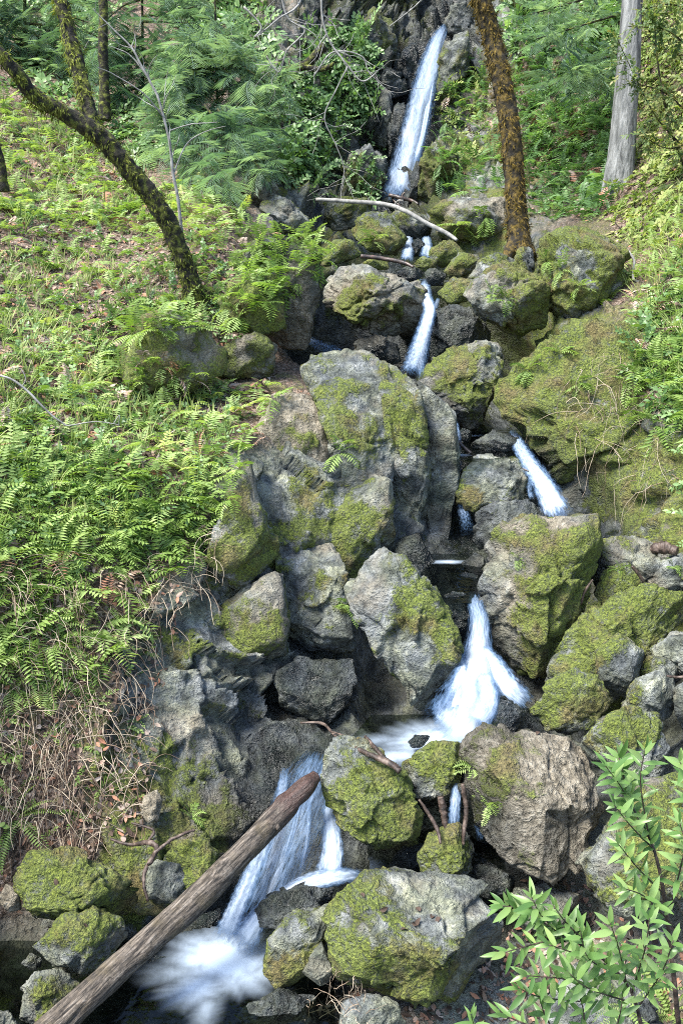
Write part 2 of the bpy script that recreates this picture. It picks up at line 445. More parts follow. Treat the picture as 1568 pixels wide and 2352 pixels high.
# courses of the water in image coordinates (mark x, mark y, half width, offset in front of the land, whiteness)
COURSES = {
 'tall': [[(1022, 58, 9, .30, .7), (1003, 100, 22, .4, .85), (985, 160, 31, .5, .9), (968, 230, 34, .52, .88), (950, 310, 37, .54, .88), (930, 385, 39, .54, .9), (915, 430, 40, .52, .95), (906, 478, 32, .4, .9)],
          [(1000, 125, 6, .4, .8), (990, 190, 9, .5, 1), (972, 300, 9, .54, .9), (948, 390, 10, .54, .9)],
          [(975, 200, 7, .5, .7), (948, 320, 8, .54, .75), (915, 425, 9, .54, .9)]],
 'twin': [[(938, 543, 10, .2, .9), (937, 570, 15, .6, .95), (932, 606, 18, .7, .85)],
          [(978, 546, 12, .2, .9), (980, 570, 15, .6, .95), (975, 598, 17, .7, .8)]],
 'leap': [[(970, 648, 19, .3, .9), (978, 685, 17, .8, 1), (986, 712, 18, .9, 1), (975, 755, 21, .95, .95), (962, 800, 26, .95, .9), (950, 845, 31, .9, .85), (944, 876, 32, .8, .7)],
          [(1006, 686, 5, .5, .7), (996, 712, 8, .8, .85), (984, 745, 10, .92, .8)]],
 'gully': [[(1176, 992, 12, .35, .75), (1194, 1030, 19, .5, .85), (1220, 1072, 24, .58, .9), (1246, 1112, 30, .62, .95), (1266, 1150, 34, .62, 1), (1288, 1196, 42, .58, 1)],
           [(1222, 1080, 6, .4, .5), (1215, 1120, 8, .45, .5), (1222, 1150, 8, .45, .5)],
           [(1255, 1135, 8, .45, .6), (1276, 1160, 14, .5, .8), (1296, 1200, 16, .45, .8)]],
 'slot': [[(1000, 915, 9, .6, .55), (1020, 945, 12, .6, .65), (1045, 985, 12, .45, .7), (1052, 1060, 10, .45, .6), (1060, 1150, 13, .45, .55), (1076, 1235, 20, .4, .55)]],
 'cave': [[(695, 770, 6, .5, .5), (725, 790, 13, .55, .5), (765, 805, 15, .6, .45), (810, 815, 6, .6, .2)]],
 'chute': [[(1084, 1362, 16, .25, .45), (1092, 1390, 22, .4, .7), (1100, 1425, 27, .45, .8), (1100, 1465, 32, .46, .9), (1096, 1505, 42, .45, 1), (1094, 1550, 60, .48, 1), (1080, 1610, 84, .5, .95), (1046, 1680, 92, .45, 1), (1000, 1712, 90, .3, .8)],
           [(998, 1362, 5, .2, .5), (1022, 1410, 4, .4, .7), (1040, 1465, 4, .45, .75), (1056, 1510, 10, .5, .9), (1056, 1560, 22, .55, 1), (1020, 1650, 26, .55, 1)],
           [(1108, 1490, 18, .46, .95), (1138, 1535, 30, .5, .95), (1168, 1580, 34, .5, .95), (1215, 1622, 30, .42, .75)],
           [(1110, 1550, 26, .56, .9), (1118, 1610, 34, .58, .95), (1085, 1670, 44, .52, .95)]],
 'veil': [[(735, 1735, 40, .16, .42), (716, 1800, 72, .2, .52), (688, 1880, 80, .24, .54), (656, 1960, 80, .26, .54), (622, 2040, 74, .29, .54), (575, 2130, 62, .29, .62)],
          [(655, 1765, 12, .24, .7), (640, 1850, 18, .3, .75), (604, 1945, 22, .34, .8), (564, 2040, 25, .37, .88), (534, 2110, 30, .37, .92), (508, 2170, 38, .32, .95)],
          [(752, 1845, 12, .34, .85), (760, 1900, 24, .4, .95), (762, 1960, 30, .42, 1), (752, 2020, 38, .4, 1)],
          [(835, 2010, 13, .34, .7), (780, 2012, 22, .4, .95), (715, 2026, 25, .42, 1), (655, 2055, 25, .42, 1), (605, 2095, 27, .4, 1), (572, 2140, 36, .37, 1), (540, 2180, 50, .3, .95)],
          [(690, 1830, 8, .26, .5), (675, 1900, 9, .28, .55), (650, 1985, 10, .3, .5)], [(712, 1840, 6, .26, .5), (705, 1930, 8, .3, .5), (690, 2010, 9, .33, .5)]],
 'trickle': [[(1048, 1795, 8, .35, .6), (1046, 1830, 14, .42, .8), (1042, 1880, 16, .42, .7), (1040, 1915, 14, .38, .35)],
             [(1096, 1850, 6, .35, .3), (1098, 1890, 12, .38, .4), (1108, 1930, 14, .36, .3)]],
}
WPTS = []
for strips in COURSES.values():
    for s in strips:
        q = spline(s, 14)
        WPTS.append(at(q[:, 0], q[:, 1], LAND.Y(q[:, 0], q[:, 1]) - q[:, 3] * 0.5))
for (x0, y0, Y) in [(870, 1720, 4.15), (930, 1690, 4.3), (1060, 1330, 5.4), (1020, 1300, 5.6), (1100, 1010, 7.0), (560, 2250, 3.45), (450, 2300, 3.3), (350, 2340, 3.2), (700, 2300, 3.3), (240, 2330, 3.2), (940, 2060, 3.7), (1060, 1990, 3.7), (1100, 2000, 3.7), (860, 1960, 3.8)]:
    WPTS.append(at([x0], [y0], [Y]))
WPTS = np.vstack(WPTS)

def wetness(P, reach):
    out = np.empty(len(P))
    c0 = P.mean(0)
    Q32, W32 = (P - c0).astype(np.float32), (WPTS - c0).astype(np.float32)
    w2 = (W32 ** 2).sum(1)[None]
    for s in range(0, len(P), 8000):
        e = Q32[s:s + 8000]
        d2 = (w2 - 2 * e @ W32.T).min(1) + (e ** 2).sum(1)
        out[s:s + 8000] = np.sqrt(np.maximum(d2, 0))
    n = fbm(P * 3.1, 3, 77)
    r = reach * (0.55 + 0.07 * np.linalg.norm(P, axis=1))
    return np.clip(1.35 - out / r + n * 0.7, 0, 1)

# surface character at image coordinates: (x, y, stone(0 soil..1 rock), moss, roughness of relief)
CHAR = [(0, 2250, .8, .3, .5), (150, 2250, .9, .3, .5), (0, 2000, .3, .5, .6), (150, 1880, .2, .35, .6), (350, 1900, .6, .55, .8), (0, 1700, .1, .5, .5), (200, 1600, .1, .35, .6), (0, 1400, .1, .4, .5), (250, 1350, .1, .3, .5),
 (330, 1650, .9, .35, .9), (400, 1500, 1, .35, 1.1), (420, 1750, 1, .5, 1), (560, 1600, 1, .2, 1.2), (600, 1750, 1, .12, 1.2), (480, 1900, 1, .55, .9), (700, 1800, 1, .0, .9), (600, 2000, 1, .0, .8), (720, 1680, 1, .1, 1.1),
 (0, 1150, .05, .3, .5), (250, 1150, .05, .3, .4), (450, 1150, .1, .35, .6), (530, 1150, .8, .5, .8), (600, 1200, 1, .45, .8), (700, 1150, 1, .4, .7), (560, 1400, 1, .35, 1), (650, 900, .3, .3, .4), (560, 900, .1, .25, .4), (800, 950, 1, .45, .6), (950, 1100, 1, .3, .7),
 (0, 850, .0, .25, .4), (300, 900, .0, .25, .4), (150, 650, .0, .2, .4), (350, 600, .05, .2, .4), (500, 650, .1, .4, .4), (100, 400, .05, .35, .4), (350, 300, .1, .35, .5), (100, 100, .1, .35, .5), (400, 80, .1, .3, .7), (600, 300, .4, .35, .8), (650, 80, .5, .3, .9), (780, 380, .7, .5, .9), (760, 200, .5, .4, .8), (850, 60, .9, .55, 1.3),
 (880, 200, 1, .3, 1.5), (930, 400, 1, .1, 1.3), (880, 420, .9, .5, 1), (960, 250, 1, .05, 1.3), (1000, 300, .9, .45, .7), (1040, 150, 1, .5, 1.1), (1070, 60, 1, .15, 1.0), (1060, 380, .7, .6, .6), (1100, 250, .4, .5, .6), (950, 560, 1, .55, .6), (800, 560, .8, .6, .7), (1120, 560, .8, .68, .5), (1050, 520, .8, .62, .5), (1360, 510, .3, .55, .4),
 (1250, 200, .35, .55, .6), (1350, 120, .4, .5, .7), (1300, 380, .3, .5, .7), (1250, 470, .5, .5, .5), (1500, 300, .1, .3, .5), (1520, 100, .1, .3, .5), (1480, 450, .1, .3, .5), (1520, 650, .1, .45, .5), (1480, 850, .3, .5, .6), (1300, 800, .6, .85, .5), (1300, 950, .7, .85, .5), (1400, 1050, .7, .85, .5), (1500, 1100, .6, .8, .5), (1250, 1050, 1, .2, .5), (1480, 1190, .9, .5, .8), (1200, 950, .9, .6, .5),
 (1300, 1400, .8, .5, .5), (1500, 1400, .7, .5, .5), (1500, 1700, .7, .3, .5), (1200, 1800, .9, .2, .5), (1200, 2100, .6, .1, .5), (1400, 2200, .5, .2, .5), (900, 2100, .9, .1, .5), (800, 2340, .4, .2, .5), (1080, 1700, 1, .05, .5), (1080, 1400, 1, .05, .6), (900, 1600, 1, .05, .8), (850, 750, 1, .1, .6), (1080, 1150, 1, .1, .6), (500, 2300, .9, .05, .4), (1800, 400, .1, .4, .5), (1800, 900, .2, .6, .5), (1800, 1300, .6, .6, .6), (1750, 1800, .7, .5, .6), (1800, 2300, .5, .3, .5), (-250, 1500, .1, .4, .5), (-250, 800, .05, .3, .4), (-250, 2200, .6, .4, .5)]
CHAR = np.asarray(CHAR, float)

def mossed(level, P, s=0):
    return np.clip((level * 1.5 - .65 + 1.0 * fbm(P * 2.1, 3, 400 + s % 7) + .55 * fbm(P * 8.5, 3, 420)) * 2.6 + .3, 0, 1)

def character(px, py):
    q = np.stack([np.ravel(px), np.ravel(py)], -1)
    out = np.empty((len(q), 3))
    for s in range(0, len(q), 20000):
        d2 = ((q[s:s + 20000, None] - CHAR[None, :, :2]) ** 2).sum(-1) + 900
        w = d2 ** -1.9
        out[s:s + 20000] = (w @ CHAR[:, 2:]) / w.sum(1)[:, None]
    return out

STEP = 6.0
GX, GY = np.arange(-500, 2071, STEP), np.arange(-500, 2701, STEP)
gx, gy = np.meshgrid(GX, GY)
gY = LAND.Y(gx, gy)
ch = character(gx, gy).reshape(gx.shape + (3,))
TV = at(gx, gy, gY)
def grid_normals(V):
    n = np.cross(np.gradient(V, axis=1), np.gradient(V, axis=0))
    n /= np.linalg.norm(n, axis=-1)[..., None] + 1e-12
    return n * np.where((n * V).sum(-1) > 0, -1, 1)[..., None]
TN = grid_normals(TV)
p = TV.reshape(-1, 3)
twet = wetness(p, 0.42)
sc = gY.ravel() / 6
rgh = ch[..., 2].ravel()
q = p * np.array([1.0, 1.0, 0.8])
rel = fbm(q * 1.3, 3, 5) * 0.10 + facet(q * 3.0, 9) * 0.10 + facet(q * 8.5, 10) * .03 + fbm(q * 9, 4, 13, .55) * 0.018
rel = np.where(ch[..., 0].ravel() < .35, fbm(q * 1.3, 4, 5) * .10 + fbm(q * 5, 4, 6) * .06, rel)
calm = 1 - np.where(gy.ravel() < 520, .25, .6) * np.clip(twet, 0, 1)
rel = rel * rgh * (1 + 1.1 * np.clip(rgh - .75, 0, .4)) * np.clip(0.5 + 0.5 * sc, 0.6, 1.9) * calm
rel += np.clip(rgh - .7, 0, 1) * facet(q * np.array([2.0, 2.0, 1.1]), 55) * .22 * np.clip(sc, .7, 1.6) * calm
# splintered strata in the stone wall: stepped ledges that run along tilted beds
bed = (p @ np.array([0.45, 0.35, 0.82])) * 5.5 + fbm(p * 1.7, 3, 31) * 1.6
step = (bed - np.floor(bed))
rel += ch[..., 0].ravel() * np.clip(rgh - 0.55, 0, 1) * (step ** 3) * 0.12 * np.clip(sc, .7, 1.7) * calm
# hollows behind and between the boulders
gxr, gyr = gx.ravel(), gy.ravel()
for (hx, hy, hrx, hry, dep) in [(780, 740, 100, 75, 1.7), (905, 825, 45, 40, .8), (880, 1530, 60, 120, .45), (1165, 870, 50, 110, .35), (1120, 760, 60, 40, .5), (1000, 1950, 120, 80, .25), (900, 2050, 120, 50, .2), (1230, 2080, 130, 60, .25), (1180, 1760, 120, 60, .15), (1280, 1640, 110, 90, .2), (1450, 1580, 120, 120, .25), (1200, 720, 60, 40, .4), (890, 590, 90, 40, .5), (1120, 590, 100, 50, .4), (930, 170, 35, 90, .5), (895, 420, 25, 60, .6), (1350, 1300, 60, 150, .3), (1500, 1400, 90, 90, .3), (700, 520, 50, 40, .6)]:
    rel -= dep * np.clip(1.5 - np.hypot((gxr - hx) / hrx, (gyr - hy) / hry), 0, 1) * (1 - .8 * np.clip(twet * 1.5 - .7, 0, 1))
TV = TV + TN * rel.reshape(gx.shape)[..., None]
TN = grid_normals(TV)

def ground(px, py):
    """point and normal of the land at image coordinates"""
    px, py = np.asarray(px, float), np.asarray(py, float)
    i = np.clip(((py - GY[0]) / STEP), 0, len(GY) - 1.01)
    j = np.clip(((px - GX[0]) / STEP), 0, len(GX) - 1.01)
    i0, j0 = i.astype(int), j.astype(int)
    fi, fj = (i - i0)[..., None], (j - j0)[..., None]
    P = (TV[i0, j0] * (1 - fi) + TV[i0 + 1, j0] * fi) * (1 - fj) + (TV[i0, j0 + 1] * (1 - fi) + TV[i0 + 1, j0 + 1] * fi) * fj
    return P, TN[i0, j0]

nr, nc = gx.shape
idx = np.arange(nr * nc).reshape(nr, nc)
QF = np.stack([idx[:-1, :-1], idx[1:, :-1], idx[1:, 1:], idx[:-1, 1:]], -1).reshape(-1, 4)
fx, fy = (gx[:-1, :-1] + STEP / 2).ravel(), (gy[:-1, :-1] + STEP / 2).ravel()
nz_ = fbm(np.stack([fx / 60, fy / 60, fx * 0], -1), 3, 3) * 40
axis = np.interp(fy + nz_, [-500, 0, 450, 650, 870, 1000, 1180, 1330, 1500, 1700, 1800, 2000, 2200, 2352, 2700], [1100, 1060, 920, 970, 955, 1050, 1150, 1070, 1090, 980, 820, 720, 560, 500, 480])
zone = np.where(fx + nz_ < axis, 0, 1)
bedm = (wetness(TV.reshape(-1, 3)[QF[:, 0]], 0.30) > 0.35)
zone[bedm] = 2
zone[inside([(700, 520), (690, 380), (740, -500), (1130, -500), (1120, 60), (1010, 520)], fx + nz_ * .6, fy)] = 3
zone[inside([(560, 1060), (640, 880), (1040, 880), (1060, 1290), (940, 1640), (760, 1720), (620, 1960), (430, 2010), (330, 1700), (330, 1400), (520, 1240)], fx + nz_ * .5, fy) & (zone != 2)] = 4
ATT = {'moss': mossed(ch[..., 1].ravel(), TV.reshape(-1, 3)), 'wet': twet, 'soil': np.clip(1.05 - ch[..., 0].ravel() * 1.15, 0, 1), 'tan': np.clip(0.16 + 0.15 * fbm(p * .8, 2, 91), 0, 1)}
ATT['wet'] = np.maximum(ATT['wet'], 0.9 * np.clip(1.3 - np.hypot(gx.ravel() - 930, (gy.ravel() - 230) * .5) / 130, 0, 1))
axv = np.interp(gy.ravel(), [0, 450, 650, 870, 1000, 1180, 1330, 1500, 1700, 1800, 2000, 2200, 2352], [980, 930, 940, 950, 1090, 1150, 1100, 1150, 1080, 1000, 950, 800, 700])
ATT['wet'] = np.maximum(ATT['wet'], np.where(gy.ravel() > 560, .8, 0) * np.clip(1.5 - np.abs(gx.ravel() - axv) / 190 + fbm(p * 1.5, 3, 19) * .7, 0, 1))  # damp stream corridor; also paints the gaps between boulders dark, as shade
ATT['wet'] = np.maximum(ATT['wet'], 0.72 * np.clip(1.4 - np.hypot(gx.ravel() - 640, gy.ravel() - 1690) / 165 + fbm(p * 2, 3, 8), 0, 1))
cl = inside([(700, 500), (690, 380), (740, -500), (1130, -500), (1120, 40), (1000, 500)], gx.ravel(), gy.ravel())
ATT['wet'] = np.where(cl, np.maximum(ATT['wet'], np.clip(.72 + .6 * fbm(p * 1.1, 3, 23), 0, 1)), ATT['wet'])  # wet value raised over the whole cliff to darken it
TVf = TV.reshape(-1, 3)
for z, (nm, lb) in enumerate([('left_bank', 'steep fern-covered slope on the left of the stream'), ('right_bank', 'steep mossy slope on the right of the stream'),
                              ('stream_bed', 'dark wet stone bed under the stream'), ('cliff', 'dark cliff behind the tall waterfall'), ('rock_wall', 'rough splintered grey stone wall left of the cascade')]):
    F = QF[zone == z]
    u, inv = np.unique(F, return_inverse=True)
    obj(nm, mesh(nm, TVf[u], inv.reshape(-1, 4), {k: v[u] for k, v in ATT.items()}), STONE, kind='structure', label=lb)

# ------------------------------------------------------------------ boulders
def ico(n):
    import bmesh
    bm = bmesh.new()
    bmesh.ops.create_icosphere(bm, subdivisions=n, radius=1)
    V = np.array([v.co[:] for v in bm.verts])
    F = np.array([[v.index for v in f.verts] for f in bm.faces])
    bm.free()
    return V / np.linalg.norm(V, axis=1)[:, None], F
ICO = {k: ico(k) for k in (4, 5, 6)}

ROCKV = []
def rock_mesh(poly, Y=None, thick=0.8, seed=0, cuts=6, top=None, moss=.45, wet=None, tan=.15, reach=.5, rough=1.0, push=0.25, power=0.56, flat=(), lod=None, mdir=None):
    """a boulder: outline in image coordinates, its own depth, broken faces and weathering"""
    r = np.random.default_rng(seed + 11)
    poly = np.asarray(poly, float)
    x, y = poly[:, 0], poly[:, 1]
    x2, y2 = np.roll(x, -1), np.roll(y, -1)
    a = x * y2 - x2 * y
    A = a.sum() / 2
    cx, cy = ((x + x2) * a).sum() / (6 * A), ((y + y2) * a).sum() / (6 * A)
    if Y is None:
        size = math.sqrt(abs(A)) / FOCAL
        Y0 = float(LAND.Y(cx, cy + 0.28 * (y.max() - y.min())))
        Y = Y0 - push * thick * size * Y0
    C = at(cx, cy, Y)
    z = C / np.linalg.norm(C)
    X = np.cross(z, [0, 0, 1.0]); X /= np.linalg.norm(X)
    Uv = np.cross(X, z)
    dist = np.linalg.norm(C)
    W = at(x, y, Y)
    W = W * (dist / (W @ z))[:, None] - C
    pa, pb = W @ X, W @ Uv
    sz0 = math.sqrt(abs(0.5 * (pa * np.roll(pb, -1) - np.roll(pa, -1) * pb).sum()))
    shr = 1 - 0.45 * thick * sz0 * .55 / dist
    pa, pb = pa * shr, pb * shr
    size = math.sqrt(abs(0.5 * (pa * np.roll(pb, -1) - np.roll(pa, -1) * pb).sum()))
    th = np.linspace(-np.pi, np.pi, 361)
    rad = np.zeros(361)
    for i in range(len(pa)):
        j = (i + 1) % len(pa)
        ex, ey = pa[j] - pa[i], pb[j] - pb[i]
        c, s = np.cos(th), np.sin(th)
        det = c * ey - s * ex
        with np.errstate(divide='ignore', invalid='ignore'):
            t = (pa[i] * ey - pb[i] * ex) / det
            u = (pa[i] * s - pb[i] * c) / det
        ok = (t > 0) & (u >= -1e-6) & (u <= 1 + 1e-6)
        rad = np.where(ok, np.maximum(rad, np.where(ok, t, 0)), rad)
    k = np.hanning(9); k /= k.sum()
    rad = np.convolve(np.r_[rad[-8:-1], rad, rad[1:8]], k, 'same')[7:-7]
    lod = lod or (5 if math.sqrt(abs(A)) > 95 else 4)
    D, F = ICO[lod]
    # turn the ball so its poles do not sit in view
    thv = np.arctan2(D[:, 1], D[:, 0])
    rho = np.hypot(D[:, 0], D[:, 1])
    rr = np.interp(thv, th, rad)
    T = thick * size * 0.55
    # boxier than an ellipsoid
    e = 1.0 / power
    s = (rho ** (2 * e) + np.abs(D[:, 2]) ** (2 * e)) ** (-1 / (2 * e))
    loc = np.stack([np.cos(thv) * rho * s * rr, np.sin(thv) * rho * s * rr, -D[:, 2] * s * T], -1)
    B = np.stack([X, Uv, z])
    P = loc @ B
    def cut(nv, frac, soft=0.985):
        nonlocal P
        nv = np.asarray(nv, float); nv = nv / np.linalg.norm(nv)
        d = P @ nv
        h = d.max() * frac
        P = P - np.clip(d - h, 0, None)[:, None] * nv * soft
    for c in flat:
        cut(c[:3], c[3])
    if top:
        cut((r.normal() * .08, -0.15, 1), top)
    for i in range(cuts):
        n = r.normal(size=3)
        n[1] = -abs(n[1]) - 0.55          # broken faces towards the path
        cut(n, r.uniform(0.62, 0.86))
    for i in range(3):
        cut(r.normal(size=3), r.uniform(.84, .93))
    # weathering
    n = P / (np.linalg.norm(P, axis=1)[:, None] + 1e-9)
    G = P + C
    f = 1.0 / size
    dsp = fbm(G * f * 1.4, 2, seed) * 0.05 + facet(G * f * 2.3, seed + 3) * 0.075 + facet(G * f * 6.5, seed + 4) * .026 + fbm(G * 9, 4, seed + 5, .66) * 0.02 + fbm(G * 30, 3, seed + 6, .6) * 0.006 / size
    dsp += -0.05 * np.clip(1 - np.abs(fbm(G * f * 1.3, 2, seed + 21)) / 0.035, 0, 1)
    P = P + n * (dsp * size * rough)[:, None]
    G = P + C
    wv = wetness(G, reach)
    if wet is not None:
        wv = np.maximum(wv, np.clip(wet + 0.5 * fbm(G * 3, 3, 7), 0, 1)) if wet > 0 else wv * (1 + wet)
    base = np.array([C[0], C[1], G[:, 2].min()])
    md = np.asarray(mdir if mdir is not None else r.normal(size=3) * .6 + (-.25, -.1, .2), float)
    mn = np.clip(moss + (.30 if mdir is not None else .18) * np.clip((n @ md) / max(1, np.linalg.norm(md)), -1, 1) - 0.35 * wv, 0, 1)
    mn = mossed(mn, G, seed)
    G = G + n * (mn * (.010 + .006 * fbm(G * 28, 2, 9)) * min(1.6, dist / 4))[:, None]
    me = mesh('boulder', G - base, F, {'moss': mn, 'wet': wv, 'soil': 0.0, 'tan': tan})
    ROCKV.append((me, base))
    return me, base

def rock(label, poly, name='boulder', cat='boulder', **kw):
    me, base = rock_mesh(poly, **kw)
    return obj(name, me, STONE, loc=base, label=label, cat=cat)
# --- foreground
rock('largest foreground boulder, grey flat top and moss on its sloping left face', [(745,2110),(760,2060),(835,2000),(1000,2008),(1100,2033),(1150,2073),(1168,2140),(1192,2200),(1172,2270),(1120,2312),(1050,2330),(960,2300),(860,2270),(780,2240),(742,2180)],
     Y=3.12, thick=1.0, seed=1, cuts=3, moss=.6, lod=6, power=.42, mdir=(-1,-.35,-.55), flat=[(0.12,-.22,1,.46),(-.75,-.75,.45,.70),(.75,-.7,-.35,.62)])
rock('tall tan boulder with bare brownish front beside the small bare-wood trickle', [(1048,1750),(1072,1702),(1130,1663),(1250,1688),(1340,1718),(1382,1800),(1392,1850),(1345,1920),(1332,1990),(1282,2036),(1180,1992),(1120,1930),(1102,1850),(1058,1800)],
     Y=3.72, thick=.9, seed=2, cuts=3, moss=.36, tan=.46, lod=6, power=.6, mdir=(-1,.2,.2), flat=[(.1,-.3,1,.72),(-.7,-.6,.2,.75)])
rock('pale rounded boulder at the right edge behind the laurel stems', [(1338,1975),(1390,1900),(1470,1800),(1568,1785),(1650,1850),(1650,2050),(1500,2100),(1400,2085),(1348,2035)], Y=3.25, thick=.9, seed=3, cuts=4, moss=.42, tan=.25, lod=6)
rock('mossy boulder between the lower veil fall and the debris stick', [(745,1722),(790,1698),(870,1725),(925,1780),(952,1850),(952,1940),(900,1952),(830,1932),(770,1890),(738,1830)], Y=3.74, thick=.9, seed=4, cuts=4, moss=.55, reach=.18, lod=6, flat=[(-.7,-.6,.35,.72),(.1,-.2,1,.75)])
rock('small mossy boulder wedged above the little bare-wood trickle', [(925,1750),(990,1718),(1055,1703),(1062,1750),(1030,1810),(990,1842),(940,1832),(920,1790)], Y=3.84, seed=5, moss=.6, reach=.14, lod=5)
rock('upright mossy stone below the bare-wood trickle', [(963,1962),(1000,1915),(1050,1893),(1087,1930),(1087,2000),(1050,2032),(985,2032),(958,2000)], Y=3.58, seed=6, moss=.55, reach=.16, lod=5)
rock('glistening dark wet rock at the foot of the veil fall', [(578,2092),(618,2050),(700,2030),(760,2038),(778,2075),(745,2112),(700,2115),(640,2142),(600,2152)], Y=3.44, seed=7, moss=.1, wet=.95, lod=5)
rock('leaning moss-faced stone beside the largest foreground boulder', [(618,2162),(660,2108),(740,2084),(772,2080),(748,2150),(722,2190),(702,2250),(650,2272),(612,2230)], Y=3.27, seed=8, moss=.6, reach=.2, lod=5, cuts=3)
rock('small grey stone wedged left of the largest foreground boulder', [(688,2242),(738,2160),(752,2200),(772,2250),(735,2275)], Y=3.15, seed=9, moss=.35, reach=.2)
rock('small rounded wet rock in the lowest pool', [(498,2228),(540,2205),(575,2213),(592,2240),(560,2262),(505,2258)], Y=3.36, seed=10, moss=.15, wet=.9)
rock('dark low rock in the pool at the bottom edge', [(555,2312),(640,2270),(720,2288),(732,2340),(620,2400),(535,2365)], Y=3.08, seed=11, moss=.15, wet=.75)
rock('grey stone among dry leaves at the bottom edge', [(788,2302),(860,2278),(908,2310),(935,2362),(900,2410),(775,2410)], Y=2.85, seed=12, moss=.3, reach=.1)
rock('blue-grey smooth stone under the laurel leaves at the bottom', [(1250,2292),(1330,2222),(1440,2232),(1505,2300),(1510,2420),(1255,2420)], Y=2.9, seed=13, moss=.1, reach=.1)
rock('broad mossy rock on the left shore above the log', [(38,2032),(80,1970),(160,1953),(230,1988),(310,2040),(342,2082),(300,2102),(230,2122),(130,2102),(88,2112)], Y=3.42, seed=14, moss=.62, reach=.15, lod=6)
rock('grey rock with one dead leaf on the left shore beside the log', [(75,2182),(150,2108),(210,2093),(282,2108),(294,2150),(282,2200),(200,2242),(120,2232)], Y=3.22, seed=15, moss=.36, reach=.12, lod=5)
rock('dark rounded stone on the left shore below the grey one', [(28,2292),(80,2233),(130,2223),(184,2260),(172,2312),(100,2345),(28,2355)], Y=3.05, seed=16, moss=.32, reach=.2, lod=5)
rock('wet stone cut by the bottom left corner', [(-50,2335),(20,2320),(55,2370),(40,2420),(-50,2430)], Y=2.9, seed=17, moss=.2, wet=.6)
rock('small pale stone at the left edge above the puddle', [(-10,2075),(15,2030),(42,2045),(50,2085),(20,2095)], Y=3.4, seed=18, moss=.1, tan=.5)
rock('little dark stone in the puddle at the left edge', [(48,2215),(70,2190),(96,2200),(94,2222),(70,2232)], Y=3.2, seed=19, moss=.1, wet=.6)
rock('small flat brown stone between the two left shore rocks', [(78,2150),(110,2128),(140,2135),(135,2160),(95,2170)], Y=3.4, seed=20, moss=.2, tan=.3)
rock('dark wet rock under the log beside the veil', [(380,2175),(420,2120),(500,2090),(520,2150),(490,2180),(420,2210)], seed=21, moss=.1, wet=.9, push=.1)
rock('low wet rock beneath the log above the pool', [(300,2230),(330,2195),(400,2190),(420,2225),(370,2260),(310,2262)], Y=3.35, seed=22, moss=.1, wet=.85)
rock('pale angular rock under the dry roots by the log', [(320,2010),(360,1970),(420,1985),(425,2040),(400,2075),(345,2070)], push=.5, seed=23, moss=.2, reach=.1)
rock('moss-covered rock step left of the veil fall', [(368,1990),(400,1940),(460,1925),(498,1960),(490,2010),(430,2040),(385,2030)], push=.5, seed=24, moss=.75, reach=.1, lod=5)
rock('bare pale stone in the bank under dry roots', [(318,1870),(330,1830),(362,1810),(372,1850),(360,1885),(335,1890)], push=.7, seed=25, moss=.0, tan=.55)
rock('wet dark rock behind the upright mossy stone', [(890,1985),(930,1945),(985,1935),(985,1985),(950,2010),(905,2015)], push=.4, seed=26, moss=.15, wet=.8)
rock('shadowed wet rock below the tan boulder', [(1060,2000),(1110,1975),(1180,2010),(1200,2060),(1120,2060),(1070,2040)], Y=3.62, seed=27, moss=.1, wet=.7)
rock('dark stone in the gap below the pale right-edge boulder', [(1180,2040),(1250,2025),(1330,2060),(1330,2130),(1230,2140),(1180,2100)], Y=3.5, seed=28, moss=.1, wet=.3, tan=.2)
# --- middle right
rock('great moss-streaked boulder right of the chute fall', [(1102,1340),(1130,1258),(1180,1198),(1230,1188),(1270,1198),(1360,1193),(1368,1260),(1352,1340),(1332,1400),(1292,1470),(1252,1540),(1182,1555),(1140,1482),(1106,1420)],
     Y=4.98, thick=.85, seed=30, cuts=4, moss=.62, tan=.28, reach=.2, lod=6, power=.45, flat=[(-.6,-.7,.35,.75)])
rock('long brown and green boulder sloping down to the white fan', [(1248,1575),(1290,1480),(1330,1430),(1400,1368),(1480,1343),(1568,1350),(1600,1400),(1500,1472),(1470,1530),(1430,1622),(1400,1605),(1340,1562),(1270,1592)],
     Y=4.62, thick=.8, seed=31, cuts=4, moss=.58, reach=.18, lod=6, flat=[(.5,-.85,-.1,.6),(-.6,-.6,.6,.7)])
rock('flat-topped grey boulder above the long sloping boulder', [(1346,1305),(1390,1240),(1450,1228),(1500,1252),(1522,1300),(1500,1342),(1430,1362),(1370,1350)], Y=5.15, seed=32, moss=.42, reach=.1, lod=5, flat=[(0,-.6,1,.6)])
rock('small mossy block under the flat-topped grey boulder', [(1366,1372),(1385,1318),(1440,1298),(1468,1330),(1460,1372),(1400,1392)], Y=4.9, seed=33, moss=.55, reach=.1)
rock('mossy boulder at the right edge beside the rotten wood', [(1490,1340),(1520,1290),(1580,1270),(1640,1300),(1640,1370),(1540,1385)], Y=5.0, seed=34, moss=.55, reach=.1, lod=5)
rock('rounded grey-green boulder at the right end of the white fan', [(1218,1640),(1260,1580),(1320,1543),(1372,1560),(1394,1610),(1374,1652),(1300,1684),(1238,1672)], Y=4.1, seed=35, moss=.52, reach=.12, lod=5)
rock('mossy cobble between the rounded boulder and the right edge', [(1428,1602),(1470,1560),(1530,1528),(1560,1580),(1545,1642),(1490,1676),(1438,1645)], Y=4.0, seed=36, moss=.5, reach=.1, lod=5)
rock('grey lichened boulder behind the tallest laurel tip', [(1328,1702),(1380,1650),(1450,1623),(1512,1638),(1545,1720),(1505,1790),(1400,1790),(1345,1745)], Y=3.8, seed=37, moss=.36, reach=.1, lod=5)
